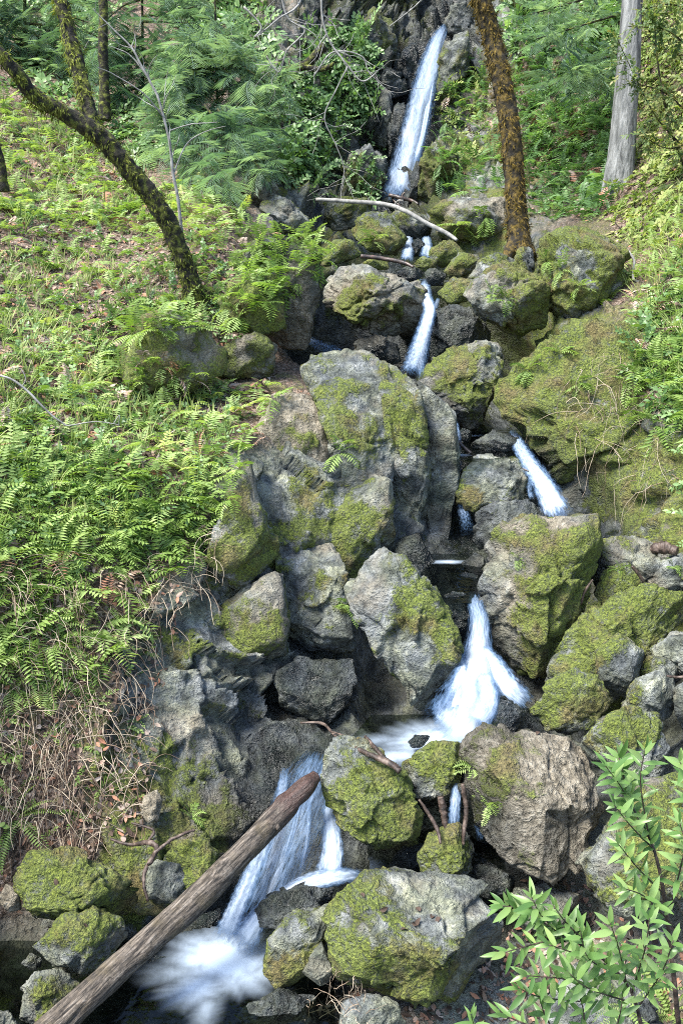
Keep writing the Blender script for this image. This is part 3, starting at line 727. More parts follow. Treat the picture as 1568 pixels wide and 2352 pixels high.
rock('green boulder at the foot of the long sloping one', [(1372,1500),(1420,1460),(1470,1490),(1490,1540),(1440,1610),(1400,1605),(1375,1560)], Y=4.25, seed=38, moss=.55, reach=.1, lod=5)
rock('mottled grey stone at the right edge of the scree', [(1500,1492),(1540,1458),(1620,1450),(1630,1540),(1560,1560),(1510,1540)], Y=4.35, seed=39, moss=.4, reach=.1)
rock('grey stone half out of frame below the mottled one', [(1545,1600),(1580,1550),(1650,1540),(1650,1690),(1570,1690)], Y=3.95, seed=40, moss=.2, reach=.1)
rock('smooth blue-grey scree stone left of the mottled one', [(1470,1548),(1490,1510),(1540,1515),(1560,1545),(1520,1575)], Y=4.25, seed=41, moss=.1, reach=.1)
rock('dark mossy rock below the white fan', [(1078,1662),(1110,1620),(1172,1613),(1202,1640),(1214,1692),(1150,1704),(1088,1692)], Y=4.02, seed=42, moss=.45, wet=.5, lod=5)
rock('wet hump splitting the white fan', [(1085,1562),(1108,1532),(1150,1550),(1168,1582),(1120,1594)], Y=4.42, seed=43, moss=.05, wet=1, thick=.7)
rock('small wet knob in the fan above the dark mossy rock', [(1122,1622),(1135,1600),(1160,1598),(1172,1618),(1160,1630)], Y=4.15, seed=44, moss=.1, wet=1)
rock('low wet stone in the middle pool', [(933,1705),(955,1688),(992,1690),(975,1712),(950,1718)], Y=4.08, seed=45, moss=.05, wet=1, thick=.6)
rock('black wet rock between the two strands of the chute', [(1000,1382),(1040,1357),(1082,1372),(1084,1420),(1066,1480),(1048,1490),(1026,1440)], Y=4.98, seed=46, moss=.02, wet=1, lod=5)
rock('wet dark stone damming the upper pool', [(1030,1348),(1068,1314),(1112,1330),(1114,1358),(1050,1366)], Y=5.35, seed=47, moss=.1, wet=.85)
rock('small grey stone by the upper pool', [(1060,1292),(1090,1268),(1118,1288),(1108,1316),(1068,1314)], Y=5.6, seed=48, moss=.3, wet=.2)
rock('blocky pale-topped boulder in the gully left of the white run', [(1060,1085),(1090,1045),(1200,1050),(1214,1100),(1202,1150),(1140,1165),(1070,1172),(1052,1130)], Y=6.15, thick=.9, seed=49, moss=.45, reach=.12, lod=5, flat=[(0,-.35,1,.6)])
rock('dark wet-topped boulder under the blocky gully one', [(1088,1232),(1095,1170),(1150,1150),(1220,1150),(1248,1186),(1186,1204),(1140,1252),(1100,1262)], Y=5.75, seed=50, moss=.38, wet=.45, lod=5)
rock('dark rock with twigs at the gully pool', [(1075,1024),(1130,988),(1180,998),(1194,1030),(1130,1048)], Y=6.5, seed=51, moss=.35, wet=.35)
rock('small black stone at the gully pool', [(1044,1000),(1062,982),(1088,996),(1082,1016),(1056,1018)], Y=6.8, seed=52, moss=.05, wet=.7)
# --- upper
rock('leaning wedge boulder below the narrow free fall', [(960,880),(1000,822),(1080,787),(1147,779),(1149,830),(1124,920),(1094,987),(1030,962),(985,922)], Y=7.15, thick=.9, seed=60, cuts=4, moss=.56, tan=.25, reach=.16, lod=6, flat=[(-.5,-.6,.6,.7),(.1,-.8,-.5,.72)])
rock('big brown fissured boulder roofing the dark cave', [(742,640),(770,604),(850,604),(920,638),(962,652),(968,702),(962,752),(920,784),(870,778),(800,742),(748,692)], Y=8.2, thick=.8, seed=61, cuts=6, moss=.3, tan=.3, reach=.14, lod=6, rough=1.4, flat=[(0,-.5,1,.62)])
rock('rusty block on the cave floor', [(808,782),(860,768),(912,790),(918,832),(880,842),(820,818)], Y=8.05, seed=62, moss=.1, tan=.35, wet=.4, lod=5)
rock('dark blue wet boulder right of the narrow free fall', [(985,722),(1040,694),(1090,708),(1124,760),(1124,795),(1040,820),(1000,850),(985,802)], Y=8.1, seed=63, moss=.2, wet=.75, lod=6)
rock('small mossy boulder above the dark blue wet one', [(1008,672),(1040,640),(1082,644),(1078,686),(1030,698)], Y=8.4, seed=64, moss=.65, reach=.1)
rock('round ochre boulder with a fern clump on its face', [(1073,682),(1090,640),(1130,613),(1190,613),(1242,640),(1268,690),(1252,742),(1190,767),(1120,737),(1083,712)], Y=7.75, thick=.9, seed=65, cuts=3, moss=.64, tan=.3, reach=.1, lod=6, power=.66)
rock('large fern-tufted boulder at the foot of the grey trunk', [(1223,592),(1240,550),(1310,518),(1380,530),(1422,580),(1454,640),(1464,692),(1412,748),(1330,752),(1280,722),(1238,662)], Y=7.8, thick=.9, seed=66, cuts=4, moss=.66, tan=.2, reach=.1, lod=6)
rock('small boulder beside the base of the orange-mossed tree', [(1180,618),(1190,575),(1215,565),(1232,600),(1225,630)], Y=8.5, seed=67, moss=.5, reach=.08)
rock('low boulder left of the orange-mossed tree base', [(1075,642),(1100,600),(1140,582),(1180,592),(1185,622),(1120,640)], Y=8.5, seed=68, moss=.45, reach=.08)
rock('grey-green stone below the pale fallen branch tip', [(1022,622),(1050,584),(1098,588),(1100,610),(1070,640),(1035,640)], Y=8.9, seed=69, moss=.5, reach=.08)
rock('bright mossy stone right of the twin little falls', [(985,602),(992,570),(1035,553),(1066,570),(1050,595),(1015,616)], Y=9.4, seed=70, moss=.75, reach=.08)
rock('broad speckled boulder left of the orange-mossed tree', [(978,505),(1030,460),(1100,444),(1168,450),(1176,550),(1100,575),(1020,545)], Y=10.6, thick=.7, seed=71, moss=.55, tan=.3, reach=.08, lod=5, flat=[(-.1,-.5,1,.65)])
rock('ivy-spotted mossy boulder under the pale fallen branch', [(798,525),(848,488),(900,500),(932,550),(905,585),(840,575)], Y=9.9, seed=72, moss=.6, reach=.08, lod=5)
rock('square grey boulder under the left end of the pale branch', [(728,495),(758,458),(840,455),(855,490),(805,525),(738,532)], Y=11.0, seed=73, moss=.4, tan=.25, reach=.08, lod=5)
rock('mottled boulder at the lip above the twin little falls', [(885,495),(940,480),(992,510),(984,552),(930,545)], Y=10.9, seed=74, moss=.4, reach=.12)
rock('low mossy boulder left of the dark stick', [(733,585),(770,555),(818,558),(834,592),(780,606),(740,610)], Y=9.3, seed=75, moss=.5, reach=.06)
rock('brown broken block standing above the fern ledge', [(555,425),(588,394),(622,410),(645,445),(640,465),(575,470)], push=.6, seed=76, moss=.1, tan=.3, reach=.05)
rock('mossy sloping boulder behind the fern ledge', [(590,470),(640,445),(690,480),(725,530),(700,545),(620,515)], push=.6, seed=77, moss=.55, reach=.05, lod=5)
rock('dark wet stone between the little twin falls', [(944,560),(958,545),(974,560),(968,590),(948,590)], Y=9.9, seed=78, moss=.1, wet=.9)
rock('wet stone just above the narrow free fall', [(905,625),(940,610),(975,622),(968,645),(925,645)], Y=8.9, seed=79, moss=.2, wet=.7)
rock('pale wet stone at the lip of the narrow free fall', [(972,625),(1000,615),(1026,630),(1015,655),(985,655)], Y=8.8, seed=80, moss=.25, wet=.4)
rock('cushion of bright moss on a stone below the twin falls', [(944,612),(970,594),(998,600),(996,616),(965,622)], Y=9.0, seed=81, moss=1.0, reach=.02)
rock('little bright mossy stone at the left end of the dark stick', [(832,606),(858,592),(888,600),(890,616),(850,618)], Y=8.8, seed=82, moss=.95, reach=.02)
rock('black wet buttress at the right foot of the tall fall', [(935,480),(945,400),(955,366),(966,372),(966,430),(958,485)], push=.9, seed=83, moss=.05, wet=.8)
rock('blue wet block showing through the boulders beside the cave', [(905,760),(935,720),(975,730),(980,790),(940,800)], Y=8.6, seed=84, moss=.05, wet=.8)
for k_, (lb, poly, kw) in enumerate([
 ('pale blue slab of cliff left of the tall waterfall', [(862,250),(880,205),(898,215),(900,300),(886,350),(868,330)], dict(moss=.0, wet=.3)),
 ('dark stepped block left of the waterfall top', [(905,180),(925,110),(955,100),(962,150),(945,200),(915,215)], dict(moss=.05, wet=.9)),
 ('small pale stepped stone beside the waterfall top', [(900,170),(908,120),(924,125),(922,165),(910,180)], dict(moss=.0, wet=.3)),
 ('mossy brow of cliff at the top left of the waterfall', [(800,60),(860,20),(900,60),(905,130),(870,170),(820,140)], dict(moss=.6, wet=.35)),
 ('dark overhang of cliff over the pale blue slab', [(850,190),(880,150),(920,170),(935,215),(900,230),(862,225)], dict(moss=.15, wet=.95)),
 ('grey cliff rib beside the middle of the tall waterfall', [(890,330),(905,240),(930,225),(928,320),(912,400),(895,400)], dict(moss=.1, wet=.95)),
 ('mossy cliff foot left of the waterfall base', [(780,450),(800,360),(850,330),(885,380),(892,450),(850,470)], dict(moss=.55, wet=.35)),
 ('blue wet ledge at the very top right of the waterfall', [(1020,60),(1035,15),(1090,0),(1110,40),(1095,75),(1040,80)], dict(moss=.05, wet=.5)),
 ('mossy shoulder right of the waterfall top', [(1000,200),(1020,100),(1070,80),(1085,150),(1050,230),(1010,260)], dict(moss=.6, wet=.3)),
 ('mossy flank right of the waterfall foot', [(960,460),(975,360),(1010,300),(1050,330),(1040,420),(1000,470)], dict(moss=.75, wet=.2))]):
    rock(lb, poly, name='cliff_block', cat='rock', seed=140 + k_, push=.05, cuts=5, thick=.9, reach=.05, rough=1.3, power=.42, lod=5, **kw)
# --- left ledge
rock('dark mossy pillar rock left of the cave', [(575,700),(560,610),(600,566),(660,556),(725,560),(738,640),(722,710),(706,804),(640,802),(612,765)], Y=7.25, thick=.8, power=.4, cuts=3, seed=85, wet=.5, tan=.3, moss=.62, reach=.05, lod=5)
rock('overhanging mossy boulder left of the pillar rock', [(500,755),(505,690),(545,640),(630,632),(652,690),(645,745),(590,768)], Y=6.9, seed=86, moss=.75, reach=.02, lod=5)
rock('shadowed brown boulder under the fern overhang', [(500,862),(515,790),(580,768),(632,795),(630,858),(560,872)], Y=6.72, seed=87, moss=.55, tan=.3, wet=.25, reach=.02, lod=5)
rock('mossy knoll under the leaning tree', [(235,840),(280,745),(370,718),(480,742),(515,850),(440,897),(330,887)], Y=6.32, seed=88, tan=.3, moss=.62, reach=.02, lod=5)
# --- the great outcrop in the middle, a stack of jointed blocks
out_loc = at(850, 1300, 5.8)
outc = obj('rock_outcrop', None, loc=out_loc, label='great jointed grey outcrop in the middle of the slope beside the fern ledge', cat='rock outcrop')
def block(poly, label=None, **kw):
    q_ = np.asarray(poly, float)
    poly = q_.mean(0) + (q_ - q_.mean(0)) * 1.10
    kw.setdefault('rough', .7)
    me, base = rock_mesh(poly, **kw)
    o = obj('block', me, STONE, parent=outc, loc=base - out_loc, label=label)
    return o
block([(588,1020),(630,930),(700,908),(742,985),(757,1120),(760,1252),(640,1268),(600,1150)], Y=6.1, thick=.8, seed=101, cuts=5, moss=0.32, tan=.42, reach=.05, lod=6, power=.34)
block([(690,815),(780,806),(850,818),(890,870),(905,950),(886,1100),(893,1250),(800,1300),(762,1255),(748,1100),(742,950),(700,880)], Y=6.15, thick=.7, seed=102, cuts=5, moss=0.40, tan=.15, reach=.05, lod=6, power=.34, flat=[(0,-.55,1,.66)])
block([(850,830),(905,850),(960,905),(975,1000),(980,1190),(930,1262),(896,1200),(886,1050)], Y=6.2, thick=.8, seed=103, cuts=4, moss=0.36, reach=.1, lod=6, power=.34, flat=[(0,-.55,1,.7)])
block([(930,870),(990,915),(1042,965),(1048,1090),(1020,1250),(985,1280),(972,1150),(962,960)], Y=6.3, thick=.8, seed=104, cuts=4, moss=0.20, reach=.2, lod=6, power=.34)
block([(758,1150),(835,1080),(888,1095),(897,1240),(830,1310),(790,1325),(768,1270)], label='bright mossy foot block', Y=5.72, thick=.7, seed=105, cuts=4, moss=0.51, reach=.08, lod=5, power=.42)
block([(640,1275),(700,1258),(762,1250),(805,1385),(806,1480),(740,1512),(660,1512),(648,1400)], Y=5.3, thick=.8, seed=106, cuts=3, moss=0.34, reach=.1, lod=6, power=.34, flat=[(0,-.45,1,.62)])
block([(495,1442),(560,1358),(640,1326),(652,1400),(648,1512),(565,1524)], Y=4.95, thick=.8, seed=107, cuts=4, moss=0.51, tan=.3, reach=.05, lod=5, power=.42)
block([(632,1545),(690,1516),(800,1524),(810,1600),(745,1662),(660,1652)], label='dark wet block at the foot', Y=4.8, thick=.8, seed=108, cuts=4, moss=0.08, wet=.8, lod=5, power=.42)
block([(480,1300),(530,1120),(570,1060),(600,1180),(632,1262),(560,1350),(500,1345)], Y=5.1, thick=.7, seed=109, cuts=4, moss=0.46, reach=.05, lod=5, power=.42)
block([(900,1260),(960,1230),(1000,1300),(1005,1345),(960,1350),(920,1300)], Y=5.65, thick=.7, seed=110, cuts=4, moss=0.11, wet=.5, lod=4)
rock('tilted slab boulder standing over the black hollow beside the chute', [(788,1335),(828,1270),(890,1243),(935,1285),(990,1350),(1022,1410),(1050,1480),(1062,1530),(1022,1575),(992,1642),(955,1638),(920,1570),(870,1500),(833,1440),(798,1382)],
     Y=4.58, thick=.55, seed=112, cuts=3, moss=.46, reach=.14, lod=6, power=.34, flat=[(-.1,-.95,.35,.55)])
# right-hand mossy outcrop
rock('moss-draped outcrop wall right of the gully run', [(1158,900),(1172,820),(1192,765),(1260,750),(1390,748),(1520,790),(1640,850),(1640,1180),(1540,1230),(1420,1236),(1365,1200),(1325,1130),(1270,1050),(1215,985),(1175,950)],
     name='rock_outcrop', cat='rock outcrop', Y=6.35, thick=.45, seed=113, cuts=3, moss=.84, tan=.15, reach=.22, lod=6, power=.34, rough=1.3, flat=[(0,-.6,1,.8),(-.12,-.85,.5,.42),(-.5,-.8,.3,.6)])

# ------------------------------------------------------------------ falling and standing water
def falls(name, strips, label, nl=60, nw=13, bow=.35):
    Vs, Fs, Ds, Us, n = [], [], [], [], 0
    for k, s in enumerate(strips):
        q = spline(s, nl)
        base = at(q[:, 0], q[:, 1], LAND.Y(q[:, 0], q[:, 1]) - q[:, 3])
        d = base @ FWD
        hw = q[:, 2] / FOCAL * d
        T = np.gradient(base, axis=0)
        T /= np.linalg.norm(T, axis=1)[:, None] + 1e-9
        view = base / np.linalg.norm(base, axis=1)[:, None]
        S = np.cross(T, view); S /= np.linalg.norm(S, axis=1)[:, None] + 1e-9
        N = np.cross(S, T); N *= -np.sign((N * view).sum(1))[:, None]
        u = np.linspace(-1, 1, nw)
        V = base[:, None] + S[:, None] * (u[None] * hw[:, None])[..., None] + N[:, None] * ((1 - u[None] ** 2) * hw[:, None] * bow)[..., None]
        L = np.concatenate([[0], np.cumsum(np.linalg.norm(np.diff(base, axis=0), axis=1))])
        Pn = V.reshape(-1, 3)
        rip = fbm(np.stack([np.tile(u, nl) * 3 + k * 9, np.repeat(L, nw) * 1.2, np.zeros(nl * nw)], -1), 3, k + 40)
        V = (Pn + np.repeat(N, nw, 0) * (rip * np.repeat(hw, nw) * .35)[:, None])
        ed = np.clip((1 - np.abs(u)) * 1.7, 0, 1)
        v = np.linspace(0, 1, nl)
        en = np.clip(np.minimum(v * 9 + .35, (1 - v) * 7), 0, 1)
        dn = (q[:, 4] * en)[:, None] * ed[None]
        hwm = float(hw.mean())
        U = np.stack([np.tile(u, nl) * .5 * max(1, hwm / .06) + k * 3.7, np.repeat(L, nw) / max(hwm, .04)], -1)
        i = np.arange(nl - 1)[:, None] * nw; j = np.arange(nw - 1)[None]
        F = np.stack([i + j, i + nw + j, i + nw + j + 1, i + j + 1], -1).reshape(-1, 4) + n
        Vs.append(V); Fs.append(F); Ds.append(dn.ravel()); Us.append(U); n += len(V)
    V = np.vstack(Vs)
    o = V[V[:, 2].argmin()]
    return obj(name, mesh(name, V - o, np.vstack(Fs), {'dens': np.concatenate(Ds)}, uv=np.vstack(Us)), FALL, loc=o, label=label, kind='structure')

falls('waterfall', COURSES['tall'], 'tall slender silky waterfall down the dark cliff')
falls('waterfall', COURSES['twin'], 'pair of little falls below the tall waterfall')
falls('waterfall', COURSES['leap'], 'narrow free fall beside the cave boulder')
falls('waterfall', COURSES['gully'], 'white run down the gully beside the mossy outcrop')
falls('waterfall', COURSES['slot'], 'thin dim trickle in the slot behind the jointed outcrop')
falls('waterfall', COURSES['cave'], 'blue water slipping out of the dark cave')
falls('waterfall', COURSES['chute'], 'white chute and fan beside the tilted slab boulder', bow=.25)
falls('waterfall', COURSES['veil'], 'broad veil fall crossed by the fallen log', bow=.15)
falls('waterfall', COURSES['trickle'], 'small trickle over bare wood below the middle pool')

def pool(name, label, outline, z, foam):
    """still water at height z inside outline (image coordinates); foam where the falls land: (x, y, reach, strength)"""
    o = np.asarray(outline, float)
    d = FWD + ((o[:, 0] - CX) / FOCAL)[:, None] * RIGHT + ((CY - o[:, 1]) / FOCAL)[:, None] * UP
    W = d * (z / d[:, 2])[:, None]
    lo, hi = W[:, :2].min(0), W[:, :2].max(0)
    n = 90
    X, Yy = np.meshgrid(np.linspace(lo[0], hi[0], n), np.linspace(lo[1], hi[1], n))
    m = inside(W[:, :2], X, Yy).ravel()
    V = np.stack([X.ravel(), Yy.ravel(), np.full(n * n, z)], -1)
    V[:, 2] += fbm(V * 5, 3, 3) * .008
    fo = np.zeros(n * n)
    for (fx_, fy_, rx, st, ax, st2) in foam:
        dd = FWD + ((fx_ - CX) / FOCAL) * RIGHT + ((CY - fy_) / FOCAL) * UP
        c = dd * (z / dd[2])
        dx, dy = V[:, 0] - c[0], V[:, 1] - c[1]
        ca, sa = math.cos(math.radians(ax)), math.sin(math.radians(ax))
        a_, b_ = dx * ca + dy * sa, -dx * sa + dy * ca
        th = np.arctan2(b_, a_)
        ray = 1 + .16 * perlin(np.stack([th * 6, th * 0 + 3.3, th * 0], -1), 5)
        r = np.hypot(a_ / (rx * st2), b_ / rx) / ray
        fo = np.maximum(fo, st * np.clip(1.15 - r, 0, 1))
    id_ = np.arange(n * n).reshape(n, n)
    F = np.stack([id_[:-1, :-1], id_[:-1, 1:], id_[1:, 1:], id_[1:, :-1]], -1).reshape(-1, 4)
    F = F[m[F].all(1)]
    u, inv = np.unique(F, return_inverse=True)
    c = V[u].mean(0)
    return obj(name, mesh(name, V[u] - c, inv.reshape(-1, 4), {'foam': fo[u]}), POOL, loc=c, label=label, kind='structure')

pool('water', 'lowest pool at the foot of the veil fall', [(-100, 2130), (0, 2160), (300, 2160), (520, 2120), (660, 2110), (780, 2240), (780, 2500), (-100, 2500)], -2.98,
     [(520, 2205, .20, 1.2, 160, 1.5), (455, 2268, .12, .95, 200, 1.5), (430, 2235, .10, .5, 180, 2.5), (475, 2310, .08, .5, 90, 2.5)])
pool('water', 'middle pool below the white fan', [(800, 1700), (850, 1640), (960, 1640), (1090, 1660), (1110, 1720), (960, 1790), (850, 1775), (760, 1740)], -2.37,
     [(1010, 1700, .24, 1.1, 200, 1.5), (905, 1738, .12, .8, 200, 2.4), (880, 1700, .08, .5, 190, 3)])
pool('water', 'still upper pool above the chute', [(960, 1330), (990, 1270), (1070, 1270), (1130, 1330), (1120, 1385), (1000, 1385)], -1.86, [(1028, 1291, .05, .9, 0, 3)])
pool('water', 'small pool above the gully run', [(1030, 990), (1060, 980), (1200, 985), (1220, 1040), (1100, 1060), (1040, 1060)], -1.26, [(1085, 1000, .05, 1., 0, 2), (1052, 1045, .06, .8, 0, 1.5)])
pool('water', 'dark pool below the small trickle', [(840, 1940), (1000, 1900), (1150, 1930), (1160, 2010), (980, 2060), (850, 2010)], -2.86, [(830, 1990, .08, .7, 0, 1.5)])
# ------------------------------------------------------------------ plants: materials and building pieces
FERN = leaf_material('fern_leaf', (0.04, 0.09, 0.024), (0.175, 0.275, 0.06), (0.37, 0.475, 0.17), .38, odd=(0.45, 0.46, 0.13))
FERN_COOL = leaf_material('blue_green_fern_leaf', (0.035, 0.085, 0.03), (0.12, 0.23, 0.08), (0.28, 0.42, 0.18), .36, odd=(0.42, 0.42, 0.10))  # blue-green leaf tone of the right-hand ferns
YEW = leaf_material('conifer_leaf', (0.055, 0.12, 0.085), (0.18, 0.29, 0.215), (0.38, 0.50, 0.38), .38)
SHRUB = leaf_material('shrub_leaf', (0.035, 0.08, 0.025), (0.115, 0.215, 0.07), (0.31, 0.44, 0.20), .35, rough=.35)
AUTUMN = leaf_material('turning_leaf', (0.05, 0.10, 0.03), (0.14, 0.20, 0.06), (0.32, 0.24, 0.11), .35, odd=(0.5, 0.27, 0.17))
LAUREL = leaf_material('laurel_leaf', (0.04, 0.10, 0.026), (0.115, 0.215, 0.06), (0.25, 0.36, 0.13), .32, rough=.33, odd=(0.36, 0.46, 0.10))
STRAW = plain_material('dry_stalk', [(0.25, (0.06, 0.035, 0.022)), (0.5, (0.20, 0.14, 0.095)), (0.75, (0.42, 0.35, 0.26))], 9, .9, tint=.9)
GRASS = leaf_material('grass_blade', (0.06, 0.10, 0.02), (0.17, 0.24, 0.05), (0.36, 0.38, 0.14), .35, odd=(0.5, 0.44, 0.26))
LITTER = plain_material('dead_leaf', [(0.2, (0.05, 0.03, 0.02)), (0.45, (0.19, 0.13, 0.09)), (0.65, (0.38, 0.31, 0.26)), (0.9, (0.36, 0.17, 0.10))], 5, .8, tint=1.0)
BARK_MOSS = plain_material('dark_mossy_bark', [(0.38, (0.008, 0.007, 0.005)), (0.50, (0.024, 0.021, 0.010)), (0.56, (0.085, 0.095, 0.015)), (0.73, (0.22, 0.24, 0.036))], 17, .95, bump=1.0, dist=.03)
BARK_ORANGE = plain_material('orange_mossy_bark', [(0.36, (0.010, 0.008, 0.005)), (0.48, (0.032, 0.024, 0.010)), (0.57, (0.10, 0.068, 0.014)), (0.74, (0.23, 0.155, 0.028))], 18, .95, bump=1.0, dist=.03)
BARK_GREY = plain_material('pale_fissured_bark', [(0.34, (0.03, 0.031, 0.03)), (0.47, (0.13, 0.135, 0.13)), (0.62, (0.26, 0.265, 0.255)), (0.78, (0.38, 0.385, 0.37))], 16, .9, stretch=(1, 1, .12), bump=1.0, dist=.03)
TWIG = plain_material('pale_twig', [(0.3, (0.10, 0.097, 0.088)), (0.5, (0.22, 0.215, 0.20)), (0.7, (0.38, 0.37, 0.345))], 14, .85, tint=.4)
DARKTWIG = plain_material('dark_wet_wood', [(0.3, (0.012, 0.010, 0.009)), (0.5, (0.045, 0.035, 0.03)), (0.75, (0.16, 0.10, 0.075))], 14, .4, tint=.4)
REDWOOD = plain_material('bare_red_wood', [(0.36, (0.012, 0.008, 0.006)), (0.5, (0.055, 0.036, 0.027)), (0.72, (0.20, 0.15, 0.12))], 24, .6, tint=.4)

def leaf_blade(L, W, fold=.12, droop=.15, n=3):
    """a pointed blade along +Y, folded along its midrib"""
    t = np.linspace(0, 1, n + 2)
    w = W * np.sin(np.pi * np.clip(t, 0, 1) ** .8) ** .8
    V = [(0, 0, 0)]
    for k in range(1, n + 1):
        z = -droop * L * t[k] ** 2
        V += [(-w[k] / 2, t[k] * L, z + fold * w[k]), (0, t[k] * L, z), (w[k] / 2, t[k] * L, z + fold * w[k])]
    V.append((0, L, -droop * L))
    F = [(0, 2, 1), (0, 3, 2)]
    for k in range(n - 1):
        a, b = 1 + 3 * k, 4 + 3 * k
        F += [(a, a + 1, b + 1), (a, b + 1, b), (a + 1, a + 2, b + 2), (a + 1, b + 2, b + 1)]
    e, l = len(V) - 1, 1 + 3 * (n - 1)
    F += [(l, l + 1, e), (l + 1, l + 2, e)]
    return np.array(V, float), np.array(F)

def frond_shape(L, W, pairs, arch, seed, slim=.85, sweep=.35, jitter=.12):
    """a pinnate frond growing along +Y from the origin, arching over towards -Z"""
    r = np.random.default_rng(seed)
    s = np.linspace(0, 1, pairs * 2 + 3)
    ang = .35 - arch * s ** 1.3
    st = L / (len(s) - 1)
    y = np.concatenate([[0], np.cumsum(np.cos(ang[:-1]) * st)])
    z = np.concatenate([[0], np.cumsum(np.sin(ang[:-1]) * st)])
    bend = r.normal() * .12 * L * s ** 2
    V, F, A = [], [], []
    def add(v, f, a):
        n = len(V)
        V.extend(v)
        F.extend([tuple(i + n for i in q) for q in f])
        A.extend([a] * len(v))
    hw = L * .006
    for k in range(0, len(s) - 1, 2):
        k2 = min(k + 2, len(s) - 1)
        add([(bend[k] - hw, y[k], z[k]), (bend[k] + hw, y[k], z[k]), (bend[k2] + hw * .6, y[k2], z[k2]), (bend[k2] - hw * .6, y[k2], z[k2])], [(0, 1, 2), (0, 2, 3)], .15)
    tone = r.uniform(.35, .95)
    for k in range(3, len(s)):
        u = s[k]
        wl = W * (np.sin(np.pi * (u * .86 + .13)) ** .75) * (1 + r.normal() * jitter)
        side = 1 if k % 2 else -1
        ww = st * slim * 1.9
        for sd in ((side,) if k < len(s) - 1 else (1, -1)):
            dx, dy = sd * wl, wl * sweep
            dz = -wl * (.18 + .15 * r.random())
            b = (bend[k], y[k], z[k])
            m = (b[0] + dx * .5, b[1] + dy * .5, b[2] + dz * .25 + wl * .04)
            add([b, (m[0], m[1] - ww / 2, m[2]), (b[0] + dx, b[1] + dy, b[2] + dz), (m[0], m[1] + ww / 2, m[2])],
                [(0, 1, 2), (0, 2, 3)] if sd > 0 else [(0, 2, 1), (0, 3, 2)], tone + r.normal() * .07)
    return np.array(V), np.array(F), np.clip(np.array(A), 0, 1)

FRONDS = [frond_shape(1.0 - .12 * (i % 3), (.25, .19, .29, .22)[i % 4], (10, 13, 8, 11)[(i + i // 4) % 4], .7 + .55 * (i % 4), 200 + i, slim=(.92, .8, .98)[i % 3], sweep=(.35, .2, .5)[i % 3], jitter=.2) for i in range(12)]
SWORDS = [frond_shape(1.0, .11, 22, .9 + .4 * (i % 3), 240 + i, slim=.8, sweep=.2) for i in range(4)]
SPRAYS = [frond_shape(1.0, .34, 17, .9 + .35 * (i % 3), 260 + i, slim=.30, sweep=.75, jitter=.35) for i in range(5)]
def sprig_shape(n, L, lw, seed, spread=1.1):
    r = np.random.default_rng(seed)
    S = Soup()
    P = np.stack([np.cumsum(r.normal(size=6) * .03), np.linspace(0, 1, 6), -.35 * np.linspace(0, 1, 6) ** 2], -1)
    V, F = tube(P, np.linspace(.012, .005, 6), 3, cap=False)
    S.add(V, F, .1)
    for i in range(n):
        t = (i + .6) / n
        b = np.array([np.interp(t, np.linspace(0, 1, 6), P[:, k]) for k in range(3)])
        LV, LF = leaf_blade(L * r.uniform(.7, 1.15), lw * r.uniform(.8, 1.1), n=2)
        a = (1 if i % 2 else -1) * r.uniform(.5, spread) if i < n - 1 else 0
        c, s_ = math.cos(a), math.sin(a)
        R = np.array([[c, s_, 0], [-s_, c, 0], [0, 0, 1]])
        tl = r.normal() * .4
        Rt = np.array([[1, 0, 0], [0, math.cos(tl), -math.sin(tl)], [0, math.sin(tl), math.cos(tl)]])
        S.add(LV @ Rt.T @ R.T + b, LF, np.clip(r.uniform(.25, 1), 0, 1))
    return np.vstack(S.V), np.vstack(S.F), np.concatenate(S.A)
SPRIGS = [sprig_shape(12, .26, .15, 280 + i) for i in range(6)]

def frame(dirs, up):
    """rotation matrices whose Y is dirs and whose Z leans to up"""
    Yv = dirs / np.linalg.norm(dirs, axis=-1, keepdims=True)
    Xv = np.cross(Yv, up)
    Xv /= np.linalg.norm(Xv, axis=-1, keepdims=True) + 1e-9
    Zv = np.cross(Xv, Yv)
    return np.stack([Xv, Yv, Zv], -1)

def seen_surface():
    bpy.context.view_layer.update()
    return bpy.context.evaluated_depsgraph_get()
DG = seen_surface()
SKIP = ('waterfall', 'water')
def touch(px, py, avoid=SKIP):
    """where the sight line through an image mark meets the ground or a boulder"""
    d = Vector(FWD + (px - CX) / FOCAL * RIGHT + (CY - py) / FOCAL * UP).normalized()
    o = Vector((0, 0, 0))
    for _ in range(6):
        ok, loc, n, i, ob, m = scene.ray_cast(DG, o, d)
        if not ok:
            return None
        if ob.name.split('.')[0] in avoid:
            o = loc + d * .002
            continue
        n = n if n.dot(d) < 0 else -n
        return np.array(loc), np.array(n), ob.name.split('.')[0]
    return None

def scatter(poly, n, gap, r, only=None):
    poly = np.asarray(poly, float)
    lo, hi = poly.min(0), poly.max(0)
    pts, cells = [], {}
    for _ in range(n * 14):
        if len(pts) >= n:
            break
        x, y = r.uniform(lo, hi)
        if not inside(poly, x, y):
            continue
        c = (int(x // gap), int(y // gap))
        if any((x - a) ** 2 + (y - b) ** 2 < gap * gap for i in (-1, 0, 1) for j in (-1, 0, 1) for a, b in cells.get((c[0] + i, c[1] + j), ())):
            continue
        cells.setdefault(c, []).append((x, y))
        h = touch(x, y)
        if h is None or (only and h[2] not in only):
            continue
        pts.append((x, y, *h))
    return pts

